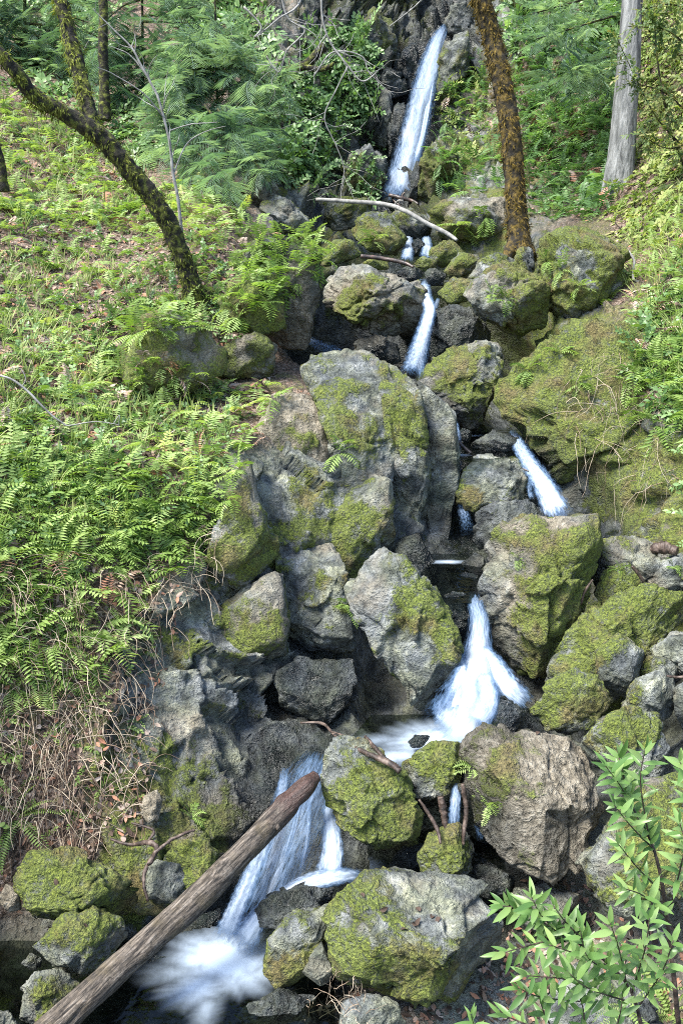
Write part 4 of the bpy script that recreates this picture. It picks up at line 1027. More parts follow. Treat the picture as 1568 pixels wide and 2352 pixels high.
def fan(n_vec, k, r, lift=.35, down=.35, spread=1.0):
    """k outward directions for the fronds of one clump on ground of normal n_vec"""
    n_vec = n_vec / np.linalg.norm(n_vec)
    t1 = np.cross(n_vec, [0.3, 0.2, 1.0]); t1 /= np.linalg.norm(t1)
    t2 = np.cross(n_vec, t1)
    a = r.uniform(0, 2 * np.pi) + np.arange(k) * 2 * np.pi / k + r.normal(size=k) * .5
    d = (np.cos(a)[:, None] * t1 + np.sin(a)[:, None] * t2) * spread + n_vec * .55 + np.array([0, 0, lift])
    d[:, 2] -= down * r.random(k)
    return d / np.linalg.norm(d, axis=1)[:, None]

def lay(S, shape, M, t, s, shift=0.0):
    V, F, A = shape
    S.add((V * s) @ M.T + t, F, np.clip(A + shift, 0, 1))

FMESH = {}
def shared(kind, i, mat):
    key = (kind, i, mat.name)
    if key not in FMESH:
        V, F, A = {'frond': FRONDS, 'sword': SWORDS}[kind][i]
        FMESH[key] = mesh('frond', V, F, {'tint': A}, smooth=False)
        FMESH[key].materials.append(mat)
    return FMESH[key]

def fern(p, nrm, size, r, mat, label, group, kind='frond', k=None, parts=True, name='fern', lift=.35, cat='fern'):
    k = k or int(r.integers(4, 8))
    dirs = fan(nrm, k, r, lift)
    R = frame(dirs, np.broadcast_to([0, 0, 1.0], dirs.shape))
    shapes = {'frond': FRONDS, 'sword': SWORDS}[kind]
    if parts:
        root = obj(name, None, loc=p - nrm * .01, label=label, cat=cat, group=group)
        for i in range(k):
            j = int(r.integers(len(shapes)))
            o = obj('frond', shared(kind, j, mat), parent=root)
            s = size * r.uniform(.7, 1.15)
            o.matrix_local = Matrix.Translation((0, 0, 0)) @ Matrix(R[i].tolist()).to_4x4() @ Matrix.Diagonal((s, s, s, 1))
        return root
    S = Soup()
    for i in range(k):
        lay(S, shapes[int(r.integers(len(shapes)))], R[i], np.zeros(3), size * r.uniform(.7, 1.15), r.normal() * .1)
    me = S.mesh(name, smooth=False)
    me.materials.append(mat)
    return obj(name, me, loc=p - nrm * .01, label=label, cat=cat, group=group)

R_ = np.random.default_rng(42)
BANKS = ('left_bank', 'right_bank', 'rock_wall', 'cliff')
FERN_AREAS = [
 # area, individuals, extra, gap, frond length, material, label, group, frond parts
 ([(-20, 1000), (150, 900), (260, 890), (480, 905), (640, 885), (610, 950), (570, 1050), (530, 1160), (470, 1230), (300, 1300), (100, 1290), (-20, 1240)], 85, 95, 27, .22, FERN, 'bright green fern on the broad ledge left of the jointed outcrop', 'ferns on the broad left ledge', True),
 ([(-20, 1240), (300, 1300), (470, 1230), (440, 1300), (330, 1400), (230, 1560), (100, 1620), (-20, 1560)], 30, 30, 38, .22, FERN, 'green fern hanging over the dry roots below the left ledge', 'ferns over the dry roots', True),
 ([(440, 560), (560, 510), (720, 545), (735, 610), (640, 690), (500, 745), (430, 760), (250, 790), (240, 720), (430, 680)], 45, 100, 23, .22, FERN, 'bright fern crowning the mossy rocks by the leaning tree base', 'ferns around the leaning tree base', True),
 ([(-20, 480), (300, 470), (430, 620), (230, 720), (240, 800), (500, 880), (260, 890), (-20, 1000)], 40, 95, 28, .21, FERN, 'green fern on the littered slope left of the leaning tree base', 'ferns on the littered slope', False),
 ([(-20, 220), (120, 260), (330, 440), (560, 420), (560, 510), (440, 560), (-20, 480)], 25, 200, 21, .27, FERN, 'small light green fern high on the left slope behind the leaning tree', 'ferns high on the left slope', False),
 ([(1180, 40), (1420, 20), (1400, 440), (1380, 500), (1240, 510), (1205, 420), (1190, 250)], 45, 230, 17, .33, FERN_COOL, 'blue-green fern hanging from the cliff between the two right trunks', 'ferns on the right cliff', False),
 ([(1010, 250), (1100, 110), (1150, 300), (1150, 430), (1050, 445), (990, 420)], 15, 45, 24, .32, FERN_COOL, 'pale fern on the mossy flank right of the tall waterfall', 'ferns right of the tall waterfall', False),
 ([(1450, 560), (1568, 420), (1600, 1000), (1520, 1010), (1440, 900), (1460, 740)], 25, 70, 26, .22, FERN, 'fern on the brushy bank at the right edge', 'ferns on the right edge bank', True),
]
LANDMARKS = [(20, 880, 'beside the white bare branch at the left edge'), (230, 960, 'at the thin end of the white bare branch'), (620, 900, 'above the pale patch of the jointed outcrop'), (545, 1080, 'on the rim above the jointed outcrop'), (450, 1200, 'drooping over the left rim of the rough wall'),
 (20, 1150, 'on the broad ledge by the left edge'), (180, 1080, 'in the middle of the broad left ledge'), (330, 1000, 'on the back of the broad left ledge'), (340, 1180, 'on the front of the broad left ledge'), (420, 960, 'below the mossy knoll'),
 (60, 1340, 'at the left edge above the dry roots'), (200, 1380, 'hanging over the middle of the dry roots'), (330, 1320, 'hanging at the right end of the dry roots'), (40, 1500, 'low among the dry roots by the left edge'), (170, 1500, 'low in the middle of the dry roots'),
 (680, 580, 'over the top of the dark pillar rock'), (600, 640, 'above the overhanging mossy boulder'), (520, 580, 'right of the leaning trunk'), (460, 730, 'at the foot of the leaning trunk'), (300, 750, 'on top of the mossy knoll'), (560, 720, 'hanging beside the overhanging mossy boulder'),
 (60, 560, 'on the littered slope below the dark left trunk'), (200, 600, 'in the middle of the littered slope'), (360, 600, 'left of the leaning trunk'), (100, 760, 'low on the littered slope near the left edge'), (200, 850, 'left of the mossy knoll'),
 (60, 330, 'near the dark trunk at the left edge'), (230, 400, 'under the fork of the leaning tree'), (420, 470, 'at the foot of the bare sapling'), (520, 470, 'left of the brown broken block'), (330, 480, 'between the leaning trunk and the bare sapling'),
 (1220, 120, 'high on the cliff right of the orange-mossed trunk'), (1350, 80, 'high beside the grey trunk'), (1240, 300, 'halfway up the cliff right of the orange-mossed trunk'), (1360, 260, 'halfway up left of the grey trunk'), (1260, 440, 'at the cliff foot between the two right trunks'), (1360, 400, 'close to the foot of the grey trunk'),
 (1080, 180, 'high on the flank right of the tall waterfall'), (1040, 330, 'beside the lower part of the tall waterfall'), (1120, 380, 'left of the orange-mossed trunk'), (1500, 520, 'on the bank right of the grey trunk'), (1540, 640, 'on the right edge bank beside the twisted stick'), (1480, 760, 'on the right edge bank above the mossy outcrop'), (1540, 900, 'low on the right edge brush'), (1440, 860, 'over the top edge of the mossy outcrop')]
LMX = np.array([l[:2] for l in LANDMARKS], float)
def near_mark(x, y):
    return LANDMARKS[int(((LMX - [x, y]) ** 2).sum(1).argmin())][2]
SPECS = {}
for (area, n1_, n2_, gap, size, mat, label, group, parts) in FERN_AREAS:
    pts = scatter(area, n1_ + n2_, gap, R_)
    pts.sort(key=lambda q: np.linalg.norm(q[2]))
    S, S2 = Soup(), Soup()
    pick = set(np.linspace(0, len(pts) - 1, min(n1_, len(pts))).astype(int).tolist()) if not parts else set(range(min(n1_, len(pts))))
    for i, (x, y, p_, nrm, nm) in enumerate(pts):
        if i in pick:
            SPECS.setdefault(near_mark(x, y), []).append((x, y, p_, nrm, size * R_.uniform(.75, 1.25), mat, parts))
        else:
            k = int(R_.integers(3, 7))
            d = fan(nrm, k, R_)
            M = frame(d, np.broadcast_to([0, 0, 1.0], d.shape))
            for j in range(k):
                lay(S2 if R_.random() < .10 else S, FRONDS[int(R_.integers(12))], M[j], p_, size * R_.uniform(.45, 1.15), R_.normal() * .16)
    if S.n:
        o = pts[len(pts) // 2][2]
        me = S.mesh('fern_undergrowth', o, smooth=False)
        me.materials.append(mat)
        obj('fern_undergrowth', me, loc=o, kind='stuff', label='carpet of fern fronds: ' + group, cat='undergrowth')
    if S2.n:
        o = pts[len(pts) // 2][2]
        me = S2.mesh('dead_fronds', o, smooth=False)
        me.materials.append(LITTER)
        obj('dead_fronds', me, loc=o, kind='stuff', label='withered brown fronds among the ' + group, cat='undergrowth')
for place, L in SPECS.items():
    # the ones at the rim of each patch are told apart by where they stand in it
    who = {}
    for word, key in (('leftmost', lambda i: L[i][0]), ('rightmost', lambda i: -L[i][0]), ('topmost', lambda i: L[i][1]), ('lowest', lambda i: -L[i][1]), ('largest', lambda i: -L[i][4]), ('smallest', lambda i: L[i][4])):
        rest = [i for i in range(len(L)) if i not in who]
        if len(rest) and len(L) > 1:
            who[min(rest, key=key)] = word
    for i, (x, y, p_, nrm, sz, mat, parts) in enumerate(L):
        tone = 'blue-green' if mat is FERN_COOL else 'bright green'
        w = who.get(i)
        lb = (w + ' ' + tone + ' fern ' if w else ('middle-sized ' if len(L) > 1 else '') + tone + ' fern ') + place
        fern(p_, nrm, sz, R_, mat, lb, 'ferns ' + place, parts=parts)

# single ferns that stand apart on the stones
SINGLE = [(1160, 690, .2, 'small fern clump on the face of the round ochre boulder'), (1130, 675, .16, 'little fern at the upper left of the round ochre boulder'),
 (1290, 620, .22, 'fern on the left brow of the large boulder under the grey trunk'), (1330, 660, .2, 'fern tuft in the middle of the large boulder under the grey trunk'),
 (1400, 690, .2, 'fern at the lower right of the large boulder under the grey trunk'), (1260, 600, .2, 'fern at the upper left edge of the large boulder under the grey trunk'),
 (780, 1040, .2, 'lone yellow-green fern rooted in a crack of the jointed outcrop'), (800, 1390, .17, 'lone fern at the left edge of the tilted slab boulder'),
 (1085, 1765, .13, 'fern at the left shoulder of the tall tan boulder'), (1120, 1850, .11, 'little fern low on the left side of the tall tan boulder'),
 (1060, 520, .3, 'fern on the broad speckled boulder beside the orange-mossed tree'), (1115, 500, .3, 'fern high on the broad speckled boulder'), (860, 555, .25, 'dark ivy-like fern on the mossy boulder under the pale branch'),
 (1210, 850, .2, 'fern on the left corner of the moss-draped outcrop'), (1285, 810, .2, 'fern with red dead fronds on top of the moss-draped outcrop'), (1330, 880, .16, 'dark fern in the middle of the moss-draped outcrop'),
 (440, 1875, .12, 'young fern on the pale bank beside the veil fall'), (1190, 1285, .1, 'tiny bright fern on the great moss-streaked boulder'), (1420, 1310, .1, 'tiny fern on the small block under the flat-topped boulder'), (1545, 1300, .1, 'tiny fern on the boulder beside the rotten wood')]
for (x, y, s, lb) in SINGLE:
    h = touch(x, y)
    if h:
        fern(h[0], h[1], s, R_, FERN, lb, None, k=6)
for (x, y, s, lb, k, kind) in [(40, 1880, .30, 'dark green sword fern low on the left bank', 7, 'sword'), (1540, 2330, .34, 'sword fern at the bottom right corner beneath the laurel', 7, 'sword'), (1440, 2320, .26, 'sword fern frond tuft under the laurel at the bottom edge', 5, 'sword'),
                         (1290, 395, .5, 'large sword fern left of the grey trunk', 7, 'sword'), (1350, 290, .45, 'sword fern just left of the grey trunk halfway up', 6, 'sword'), (1330, 480, .4, 'yellowing sword fern at the foot of the grey trunk', 6, 'sword')]:
    h = touch(x, y)
    if h:
        fern(h[0], h[1], s, R_, FERN_COOL if y < 600 else FERN, lb, None, kind=kind, k=k, name='sword_fern', cat='fern')
# ------------------------------------------------------------------ trees
def limb(pts, n, Y0=None):
    """image points (x, y, Y, half width) to a smooth centreline and radii"""
    q = spline(pts, n)
    P = at(q[:, 0], q[:, 1], q[:, 2])
    return P, q[:, 3] / FOCAL * (P @ FWD)

def trunk_part(name, pts, mat, parent, o, n=160, seg=36, bump=.3, bscale=9., seed=0, stretch=None, label=None, fuzz=0):
    P, R = limb(pts, n)
    if stretch is not None:
        V, F = tube(P, R, seg)
        c = np.vstack([np.repeat(P, seg, 0), P[0], P[-1]])
        D = V - c
        ln = np.linalg.norm(D, axis=1)[:, None] + 1e-9
        k = fbm(V * np.array(stretch) * bscale, 4, seed, .6, True)
        V = V + D / ln * (k[:, None] * bump * ln)
    else:
        V, F = tube(P, R, seg, bump, bscale, seed)
    part = obj(name, mesh(name, V - o, F), mat, parent=parent, label=label)
    if fuzz:
        r = np.random.default_rng(seed)
        S = Soup()
        m = len(P) * seg
        keep = fbm(V * 7, 2, seed + 9) > -.12
        for i in r.integers(0, m, fuzz):
            w = V[i]
            nv = w - P[i // seg]; nv /= np.linalg.norm(nv)
            if not keep[i]:
                continue
            for _ in range(3):
                dd = nv * .5 + r.normal(size=3) * .5 + np.array([0, 0, -.9])
                M = frame((dd / np.linalg.norm(dd))[None], nv[None])[0]
                LV, LF = leaf_blade(.03 * r.uniform(.6, 1.6) * P[i // seg][1] / 7, .009 * P[i // seg][1] / 7, .1, .2, 1)
                S.add(LV @ M.T + w + nv * .002 + r.normal(size=3) * .008, LF, r.uniform(0, 1))
        obj('moss', S.mesh('moss', o, smooth=False), MOSSES[mat.name], parent=part)
    return part

MOSSES = {'dark_mossy_bark': leaf_material('trunk_moss', (0.015, 0.017, 0.004), (0.09, 0.105, 0.016), (0.21, 0.24, 0.038), .3, .9), 'orange_mossy_bark': leaf_material('orange_trunk_moss', (0.025, 0.018, 0.006), (0.10, 0.07, 0.014), (0.23, 0.16, 0.028), .3, .9)}
def tree(name, label, base):
    return obj(name, None, loc=base, label=label, cat='tree')

b = at(450, 700, 7.3)
t = tree('tree', 'dark mossy tree leaning left and forking above the fern slope', b)
trunk_part('trunk', [(452, 715, 7.3, 27), (438, 650, 7.3, 23), (415, 580, 7.25, 21), (380, 500, 7.2, 22), (335, 435, 7.15, 21), (285, 375, 7.1, 21), (228, 312, 7.05, 22), (150, 262, 6.95, 17), (80, 220, 6.85, 17), (35, 165, 6.75, 16), (-10, 115, 6.7, 15), (-90, 40, 6.6, 14), (-260, -160, 6.4, 12)], BARK_MOSS, t, b, n=300, bump=.3, bscale=16, seed=3, fuzz=1500)
trunk_part('limb', [(232, 318, 7.05, 15), (212, 285, 7.1, 18), (200, 240, 7.15, 18), (186, 180, 7.2, 17), (168, 110, 7.25, 17), (148, 30, 7.3, 16), (132, -40, 7.35, 15), (90, -280, 7.5, 12)], BARK_MOSS, t, b, n=200, bump=.3, bscale=16, seed=5, fuzz=900)
b = at(242, 262, 11.3)
t = tree('tree', 'slim straight mossy trunk behind the forked leaning tree', b)
trunk_part('trunk', [(242, 275, 11.3, 15), (240, 200, 11.3, 12), (237, 100, 11.3, 11), (238, 0, 11.3, 10), (240, -300, 11.3, 9)], BARK_MOSS, t, b, seed=8)
b = at(1192, 570, 9.3)
t = tree('tree', 'orange-mossed trunk standing among the upper boulders', b)
trunk_part('trunk', [(1192, 590, 9.2, 38), (1192, 560, 9.25, 28), (1186, 500, 9.3, 24), (1180, 400, 9.35, 23), (1168, 280, 9.4, 23), (1150, 180, 9.45, 22), (1130, 90, 9.5, 21), (1108, 10, 9.5, 21), (1085, -80, 9.5, 20), (1030, -400, 9.6, 16)], BARK_ORANGE, t, b, n=300, bump=.16, bscale=16, seed=11, fuzz=2200)
trunk_part('root', [(1180, 555, 9.2, 14), (1168, 580, 9.1, 13), (1160, 605, 9.05, 8)], BARK_ORANGE, t, b, n=40, seg=20, bump=.4, seed=12)
b = at(1415, 490, 10.6)
t = tree('tree', 'pale grey trunk with fissured bark at the upper right', b)
trunk_part('trunk', [(1408, 515, 10.4, 46), (1414, 470, 10.5, 37), (1420, 410, 10.6, 31), (1430, 300, 10.65, 26), (1440, 180, 10.7, 24), (1447, 60, 10.75, 22), (1453, -60, 10.8, 21), (1465, -400, 11, 17)], BARK_GREY, t, b, n=260, seg=72, bump=.17, bscale=12, stretch=(1, 1, .10), seed=14)
b = at(0, 420, 8.3)
t = tree('tree', 'dark trunk cut by the left edge of the picture', b)
trunk_part('trunk', [(8, 440, 8.3, 15), (0, 380, 8.3, 13), (-14, 320, 8.3, 12), (-40, 200, 8.3, 11), (-120, -100, 8.3, 10)], BARK_MOSS, t, b, seed=17)

def bare(name, label, strokes, mat, cat, seg=6, n=40, wob=1.0, group=None):
    """a bare branch or sapling: strokes of image points (x, y, Y, half width); the first is the main axis, the others its side branches"""
    o = at(strokes[0][0][0], strokes[0][0][1], strokes[0][0][2])
    root = None
    for i, s in enumerate(strokes):
        P, R = limb(s, n)
        P = P + np.stack([fbm(P * 2.2 / R.max() * .02, 3, 50 + i + k) for k in range(3)], -1) * R.max() * 2.0 * wob * np.linspace(0, 1, n)[:, None]
        V, F = tube(P, np.maximum(R, .0012), seg, .7 if mat is REDWOOD else .25, 45 if mat is REDWOOD else 30, i)
        me = mesh(name, V - o, F, {'tint': .5})
        if i == 0:
            root = obj(name, me, mat, loc=o, label=label, cat=cat, group=group)
        else:
            obj('side_branch', me, mat, parent=root)
    return root

def twigs(stroke, r, k, length, spread=.9, hw=.45, depth=0):
    """side strokes off a main stroke"""
    out = []
    q = spline(stroke, 40)
    for _ in range(k):
        i = int(r.integers(8, 38))
        x, y, Y, w = q[i]
        tx, ty = q[min(i + 1, 39), :2] - q[i - 1, :2]
        a = math.atan2(ty, tx) + r.choice([-1, 1]) * r.uniform(.4, spread)
        L = length * r.uniform(.5, 1.2)
        s = [(x, y, Y, w * hw)]
        for m in range(3):
            a += r.normal() * .35
            x, y = x + math.cos(a) * L / 3, y + math.sin(a) * L / 3
            s.append((x, y, Y + r.normal() * .05, max(w * hw * (1 - .25 * (m + 1)), .45)))
        out.append(s)
    return out

rb = np.random.default_rng(5)
sap = [(418, 535, 7.6, 4.5), (408, 450, 7.6, 4), (398, 400, 7.6, 4), (388, 320, 7.6, 3.5), (365, 230, 7.6, 3.2), (330, 160, 7.6, 2.8), (290, 95, 7.6, 2.2), (235, 45, 7.6, 1.4), (210, 20, 7.6, 1)]
bare('sapling', 'thin pale bare sapling rising right of the leaning tree', [sap] + [[(378, 272, 7.6, 2), (330, 215, 7.5, 1.7), (260, 170, 7.45, 1.3), (225, 155, 7.4, .8)], [(345, 185, 7.6, 1.8), (300, 128, 7.6, 1.4), (250, 105, 7.6, .8)],
     [(398, 400, 7.6, 2), (430, 330, 7.65, 1.6), (480, 300, 7.7, 1), (520, 290, 7.7, .7)], [(390, 300, 7.6, 1.6), (440, 285, 7.6, 1.3), (500, 280, 7.6, .8)]] + twigs(sap, rb, 14, 90), TWIG, 'sapling')
w1 = [(560, 15, 9.5, 2.2), (600, 60, 9.5, 2.0), (585, 85, 9.5, 1.8), (640, 45, 9.6, 1.8), (690, 5, 9.7, 2.4), (700, -60, 9.7, 2.5)]
bare('bare_branch', 'zigzag pale twig hanging at the top centre', [w1] + twigs(w1, rb, 9, 80), TWIG, 'branch')
w2 = [(745, -60, 10, 3), (738, 20, 10, 2.6), (755, 90, 10, 2.4), (790, 140, 10, 2.2), (830, 185, 10, 1.8), (870, 160, 10, 1.1)]
bare('bare_branch', 'curved white twig hanging in front of the ivy cliff', [w2] + twigs(w2, rb, 12, 110), TWIG, 'branch')
w3 = [(640, -40, 10.2, 2.6), (660, 40, 10.2, 2.3), (700, 70, 10.2, 2), (660, 115, 10.2, 1.8), (640, 165, 10.2, 1.4), (612, 130, 10.2, 1)]
bare('bare_branch', 'forked white twig tangle left of the curved one', [w3] + twigs(w3, rb, 14, 100), TWIG, 'branch')
w4 = [(800, 150, 10.4, 2), (770, 210, 10.4, 1.6), (745, 270, 10.4, 1.5), (770, 330, 10.4, 1.3), (790, 390, 10.4, 1.1), (780, 440, 10.4, .8)]
bare('bare_branch', 'long dangling pale vine down the ivy cliff', [w4] + twigs(w4, rb, 14, 110, 1.2), TWIG, 'vine')
w5 = [(720, 175, 10.3, 1.8), (765, 120, 10.3, 1.8), (830, 130, 10.3, 1.6), (850, 170, 10.3, 1.2), (905, 220, 10.3, .8)]
bare('bare_branch', 'pale arching twig beside the top of the ivy cliff', [w5] + twigs(w5, rb, 10, 90), TWIG, 'branch')
w6 = [(895, 60, 12, 1.2), (940, 25, 12, 1.5), (990, -20, 12, 1.8)]
bare('bare_branch', 'short straight twig at the top left of the tall waterfall', [w6] + twigs(w6, rb, 4, 40), TWIG, 'branch')
ml = [(745, 105, 11, 11), (700, 150, 11, 10), (640, 170, 11, 9), (600, 195, 11, 8), (575, 230, 11.1, 6), (555, 280, 11.2, 4)]
bare('mossy_branch', 'mossy bough arching through the ivy at the top centre', [ml, [(690, 152, 11, 7), (740, 160, 10.9, 6), (770, 150, 10.8, 4)]], BARK_MOSS, 'branch', seg=12)
w7 = [(-30, 860, 5.2, 2.2), (20, 868, 5.2, 2.6), (60, 895, 5.2, 2.8), (100, 935, 5.2, 2.6), (140, 970, 5.2, 2.2), (160, 978, 5.2, 1.8), (220, 968, 5.2, 1.3), (275, 975, 5.2, .8)]
bare('bare_branch', 'white bare branch lying over the ferns at the left edge', [w7, [(50, 890, 5.2, 1.4), (60, 870, 5.2, 1.2), (45, 845, 5.2, .8), (10, 850, 5.2, .6)], [(262, 972, 5.2, 1), (275, 955, 5.2, .8), (270, 990, 5.2, .5)]], TWIG, 'branch')
fb = [(726, 458, 10.3, 4.2), (800, 462, 10.2, 5), (880, 470, 10.1, 5), (930, 484, 9.9, 5.2), (985, 515, 9.8, 5), (1030, 540, 9.7, 4.6), (1050, 552, 9.6, 3.5)]
bare('fallen_branch', 'long pale fallen branch spanning the upper boulders', [fb, [(905, 472, 10.1, 2.5), (915, 462, 10, 2.2), (925, 462, 9.9, 1.2)]], TWIG, 'branch', seg=10)
bare('fallen_branch', 'dark wet stick lying below the twin little falls', [[(828, 588, 8.7, 5), (880, 594, 8.7, 5), (930, 602, 8.65, 4.5), (950, 610, 8.6, 3)]], DARKTWIG, 'stick', seg=8)
bare('fallen_branch', 'dark wet branch across the foot of the tall waterfall', [[(893, 448, 13, 4), (920, 456, 12.9, 5), (945, 462, 12.9, 4), (962, 470, 12.8, 3)], [(922, 456, 12.9, 3), (925, 446, 12.9, 2), (930, 440, 12.9, 1.2)], [(900, 455, 13, 3), (915, 470, 12.9, 3), (930, 478, 12.9, 2)]], DARKTWIG, 'branch', seg=8)
bare('fallen_branch', 'dark stick in the gully pool', [[(1045, 1008, 6.5, 4), (1068, 1030, 6.45, 4.5), (1092, 1046, 6.4, 3)]], DARKTWIG, 'stick', seg=8)
bare('fallen_branch', 'thin dark twig beside the white gully run', [[(1200, 1076, 6, 1.5), (1225, 1088, 5.95, 1.8), (1250, 1104, 5.9, 1.2)]], DARKTWIG, 'stick')
d1 = [(690, 1660, 4.2, 2), (740, 1662, 4.15, 3.2), (770, 1690, 4.0, 3.5), (830, 1725, 3.75, 5.5), (880, 1752, 3.65, 7), (918, 1776, 3.6, 7)]
bare('fallen_branch', 'ragged brown debris stick across the boulder by the middle pool', [d1, [(838, 1692, 3.9, 4), (870, 1725, 3.75, 5), (915, 1765, 3.62, 4)], [(760, 1680, 4, 2), (800, 1695, 3.9, 2.5), (850, 1735, 3.7, 3)]], REDWOOD, 'stick', seg=8)
bare('bare_wood', 'reddish bare root beside the small trickle', [[(962, 1836, 3.6, 3), (985, 1872, 3.58, 4), (1003, 1905, 3.55, 4.5), (1010, 1938, 3.5, 2.5)]], REDWOOD, 'wood', seg=10)
bare('bare_wood', 'broad brown splinter of wood behind the small trickle', [[(1010, 1830, 3.68, 8), (1018, 1862, 3.66, 9), (1026, 1925, 3.6, 5)]], REDWOOD, 'wood', seg=10)
bare('bare_wood', 'upright brown wood post right of the small trickle', [[(1062, 1800, 3.64, 5), (1070, 1860, 3.62, 6), (1064, 1940, 3.56, 4)]], REDWOOD, 'wood', seg=10)
bare('bare_wood', 'rotten red wood lump on the right-edge boulders', [[(1495, 1262, 5.1, 10), (1525, 1258, 5.05, 14), (1552, 1272, 5.0, 9)]], REDWOOD, 'wood', seg=14)
bare('fallen_branch', 'small brown stick leaning on the flat-topped boulder', [[(1332, 1388, 4.75, 3), (1342, 1360, 4.75, 3.4), (1362, 1330, 4.75, 2)]], REDWOOD, 'stick')
bare('fallen_branch', 'dark stick on the small block under the flat-topped boulder', [[(1450, 1300, 4.8, 4), (1468, 1322, 4.8, 4), (1482, 1345, 4.8, 3)]], DARKTWIG, 'stick')
bare('fallen_branch', 'red twig at the right edge of the scree', [[(1530, 1552, 3.85, 3), (1560, 1556, 3.85, 3.4), (1600, 1552, 3.85, 3)]], REDWOOD, 'stick')
bare('fallen_branch', 'pale twisted stick beside the large fern-tufted boulder', [[(1440, 575, 7.7, 3), (1455, 600, 7.65, 3), (1452, 640, 7.6, 3), (1480, 650, 7.5, 3.4), (1520, 642, 7.4, 3)]], TWIG, 'stick')
bare('root', 'twisted bare root on the bank above the grey left shore rock', [[(340, 2070, 3.46, 3), (330, 2030, 3.5, 4), (335, 1995, 3.56, 5), (350, 1975, 3.6, 5.5), (362, 1945, 3.62, 6), (340, 1935, 3.65, 6), (300, 1940, 3.68, 4), (250, 1925, 3.7, 3)],
     [(355, 1960, 3.6, 4.5), (400, 1925, 3.65, 4), (450, 1905, 3.7, 3)], [(340, 1935, 3.65, 4), (352, 1905, 3.68, 3), (300, 1890, 3.7, 2)]], REDWOOD, 'root', seg=10)

# the fallen log
WOOD = plain_material('weathered_log', [(0.28, (0.05, 0.038, 0.028)), (0.45, (0.20, 0.155, 0.12)), (0.6, (0.38, 0.32, 0.26)), (0.78, (0.56, 0.50, 0.43))], 7, .85, stretch=(1, 1, 1), bump=.6, dist=.012)
lp = [(60, 2420, 2.72, 39), (170, 2318, 2.86, 34), (300, 2200, 3.03, 30), (450, 2068, 3.24, 31), (560, 1956, 3.42, 26), (630, 1882, 3.58, 27), (690, 1818, 3.68, 23), (726, 1782, 3.76, 13)]
P, R = limb(lp, 220)
V, F = tube(P, R, 40)
c = np.vstack([np.repeat(P, 40, 0), P[0], P[-1]])
D = V - c
ln = np.linalg.norm(D, axis=1)[:, None] + 1e-9
axis_ = (P[-1] - P[0]) / np.linalg.norm(P[-1] - P[0])
al = (V @ axis_)[:, None] * axis_
sq = (V - al) + al * .09
k = fbm(sq * 26, 5, 61, .6, True) * .07 + fbm(V * 9, 3, 62) * .08
k -= .22 * np.clip(1 - np.abs(fbm(sq * 7, 2, 66)) / .05, 0, 1)
for (tt, an, rr_) in [(.30, .3, .03), (.52, 2.0, .035), (.66, 1.0, .025), (.80, 2.6, .03), (.92, 1.4, .04)]:
    cpt = P[int(tt * 219)] + R[int(tt * 219)] * np.array([math.cos(an), -abs(math.sin(an)) * .7, .5])
    k += .25 * np.exp(-((V - cpt) ** 2).sum(1) / rr_ ** 2)
V = V + D / ln * (k[:, None] * ln)
o_ = P[0]
log_m = NT('fallen_log_wood')
tc = log_m.n('TexCoord').outputs['Object']
rot = Vector(axis_).to_track_quat('Z', 'Y').inverted().to_euler()
mp = log_m.n('Mapping', {'Vector': tc, 'Rotation': rot, 'Scale': (1, 1, 1)}).outputs[0]
mp2 = log_m.n('Mapping', {'Vector': mp, 'Scale': (1, 1, .11)}).outputs[0]
fine = log_m.noise(mp, 55, 5, .7, .5)
g1, g2, g3 = log_m.noise(mp2, 85, 6, .7, .3), log_m.noise(mp, 9, 5, .6), log_m.noise(mp2, 14, 4, .6)
cc = log_m.ramp(g1, [(.38, (.012, .010, .008)), (.47, (.07, .058, .046)), (.58, (.165, .14, .115)), (.72, (.30, .27, .235))])
cc = log_m.mix(log_m.math('MULTIPLY', log_m.math('SUBTRACT', g2, .48), 4, clamp=True), cc, log_m.ramp(g3, [(.35, (.03, .022, .012)), (.6, (.13, .105, .06))]))
cc = log_m.mix(1.0, cc, log_m.ramp(fine, [(.33, (.35, .33, .3)), (.45, (.9, .9, .9)), (.7, (1.25, 1.2, 1.12))]), 'MULTIPLY')
spl = log_m.ramp(log_m.noise(log_m.n('Mapping', {'Vector': mp, 'Scale': (1, 1, .05)}).outputs[0], 22, 2, .5), [(.46, (1, 1, 1)), (.495, (.22, .2, .18)), (.53, (1, 1, 1))])
cc = log_m.mix(.8, cc, spl, 'MULTIPLY')
wz = log_m.n('SeparateXYZ', {0: mp}).outputs['Z']
ll = float(np.linalg.norm(P[-1] - P[0]))
wf = log_m.math('MULTIPLY', log_m.math('SUBTRACT', log_m.math('ADD', wz, log_m.math('MULTIPLY', g2, .3)), ll * .80 + .13), 9, clamp=True)
cc = log_m.mix(wf, cc, log_m.ramp(g1, [(.3, (.018, .010, .008)), (.55, (.06, .032, .024)), (.75, (.13, .075, .06))]))
bp = log_m.n('Bump', {'Height': log_m.math('ADD', g1, log_m.math('MULTIPLY', fine, .6)), 'Strength': .9, 'Distance': .012})
log_m.put(log_m.out.inputs['Surface'], log_m.n('BsdfPrincipled', {'Base Color': cc, 'Roughness': log_m.math('SUBTRACT', .85, log_m.math('MULTIPLY', wf, .45)), 'Normal': bp.outputs[0]}))
log_o = obj('fallen_log', mesh('fallen_log', V - o_, F), log_m.m, loc=o_, label='weathered bare log lying diagonally across the lowest fall, upper end dark and wet', cat='log')
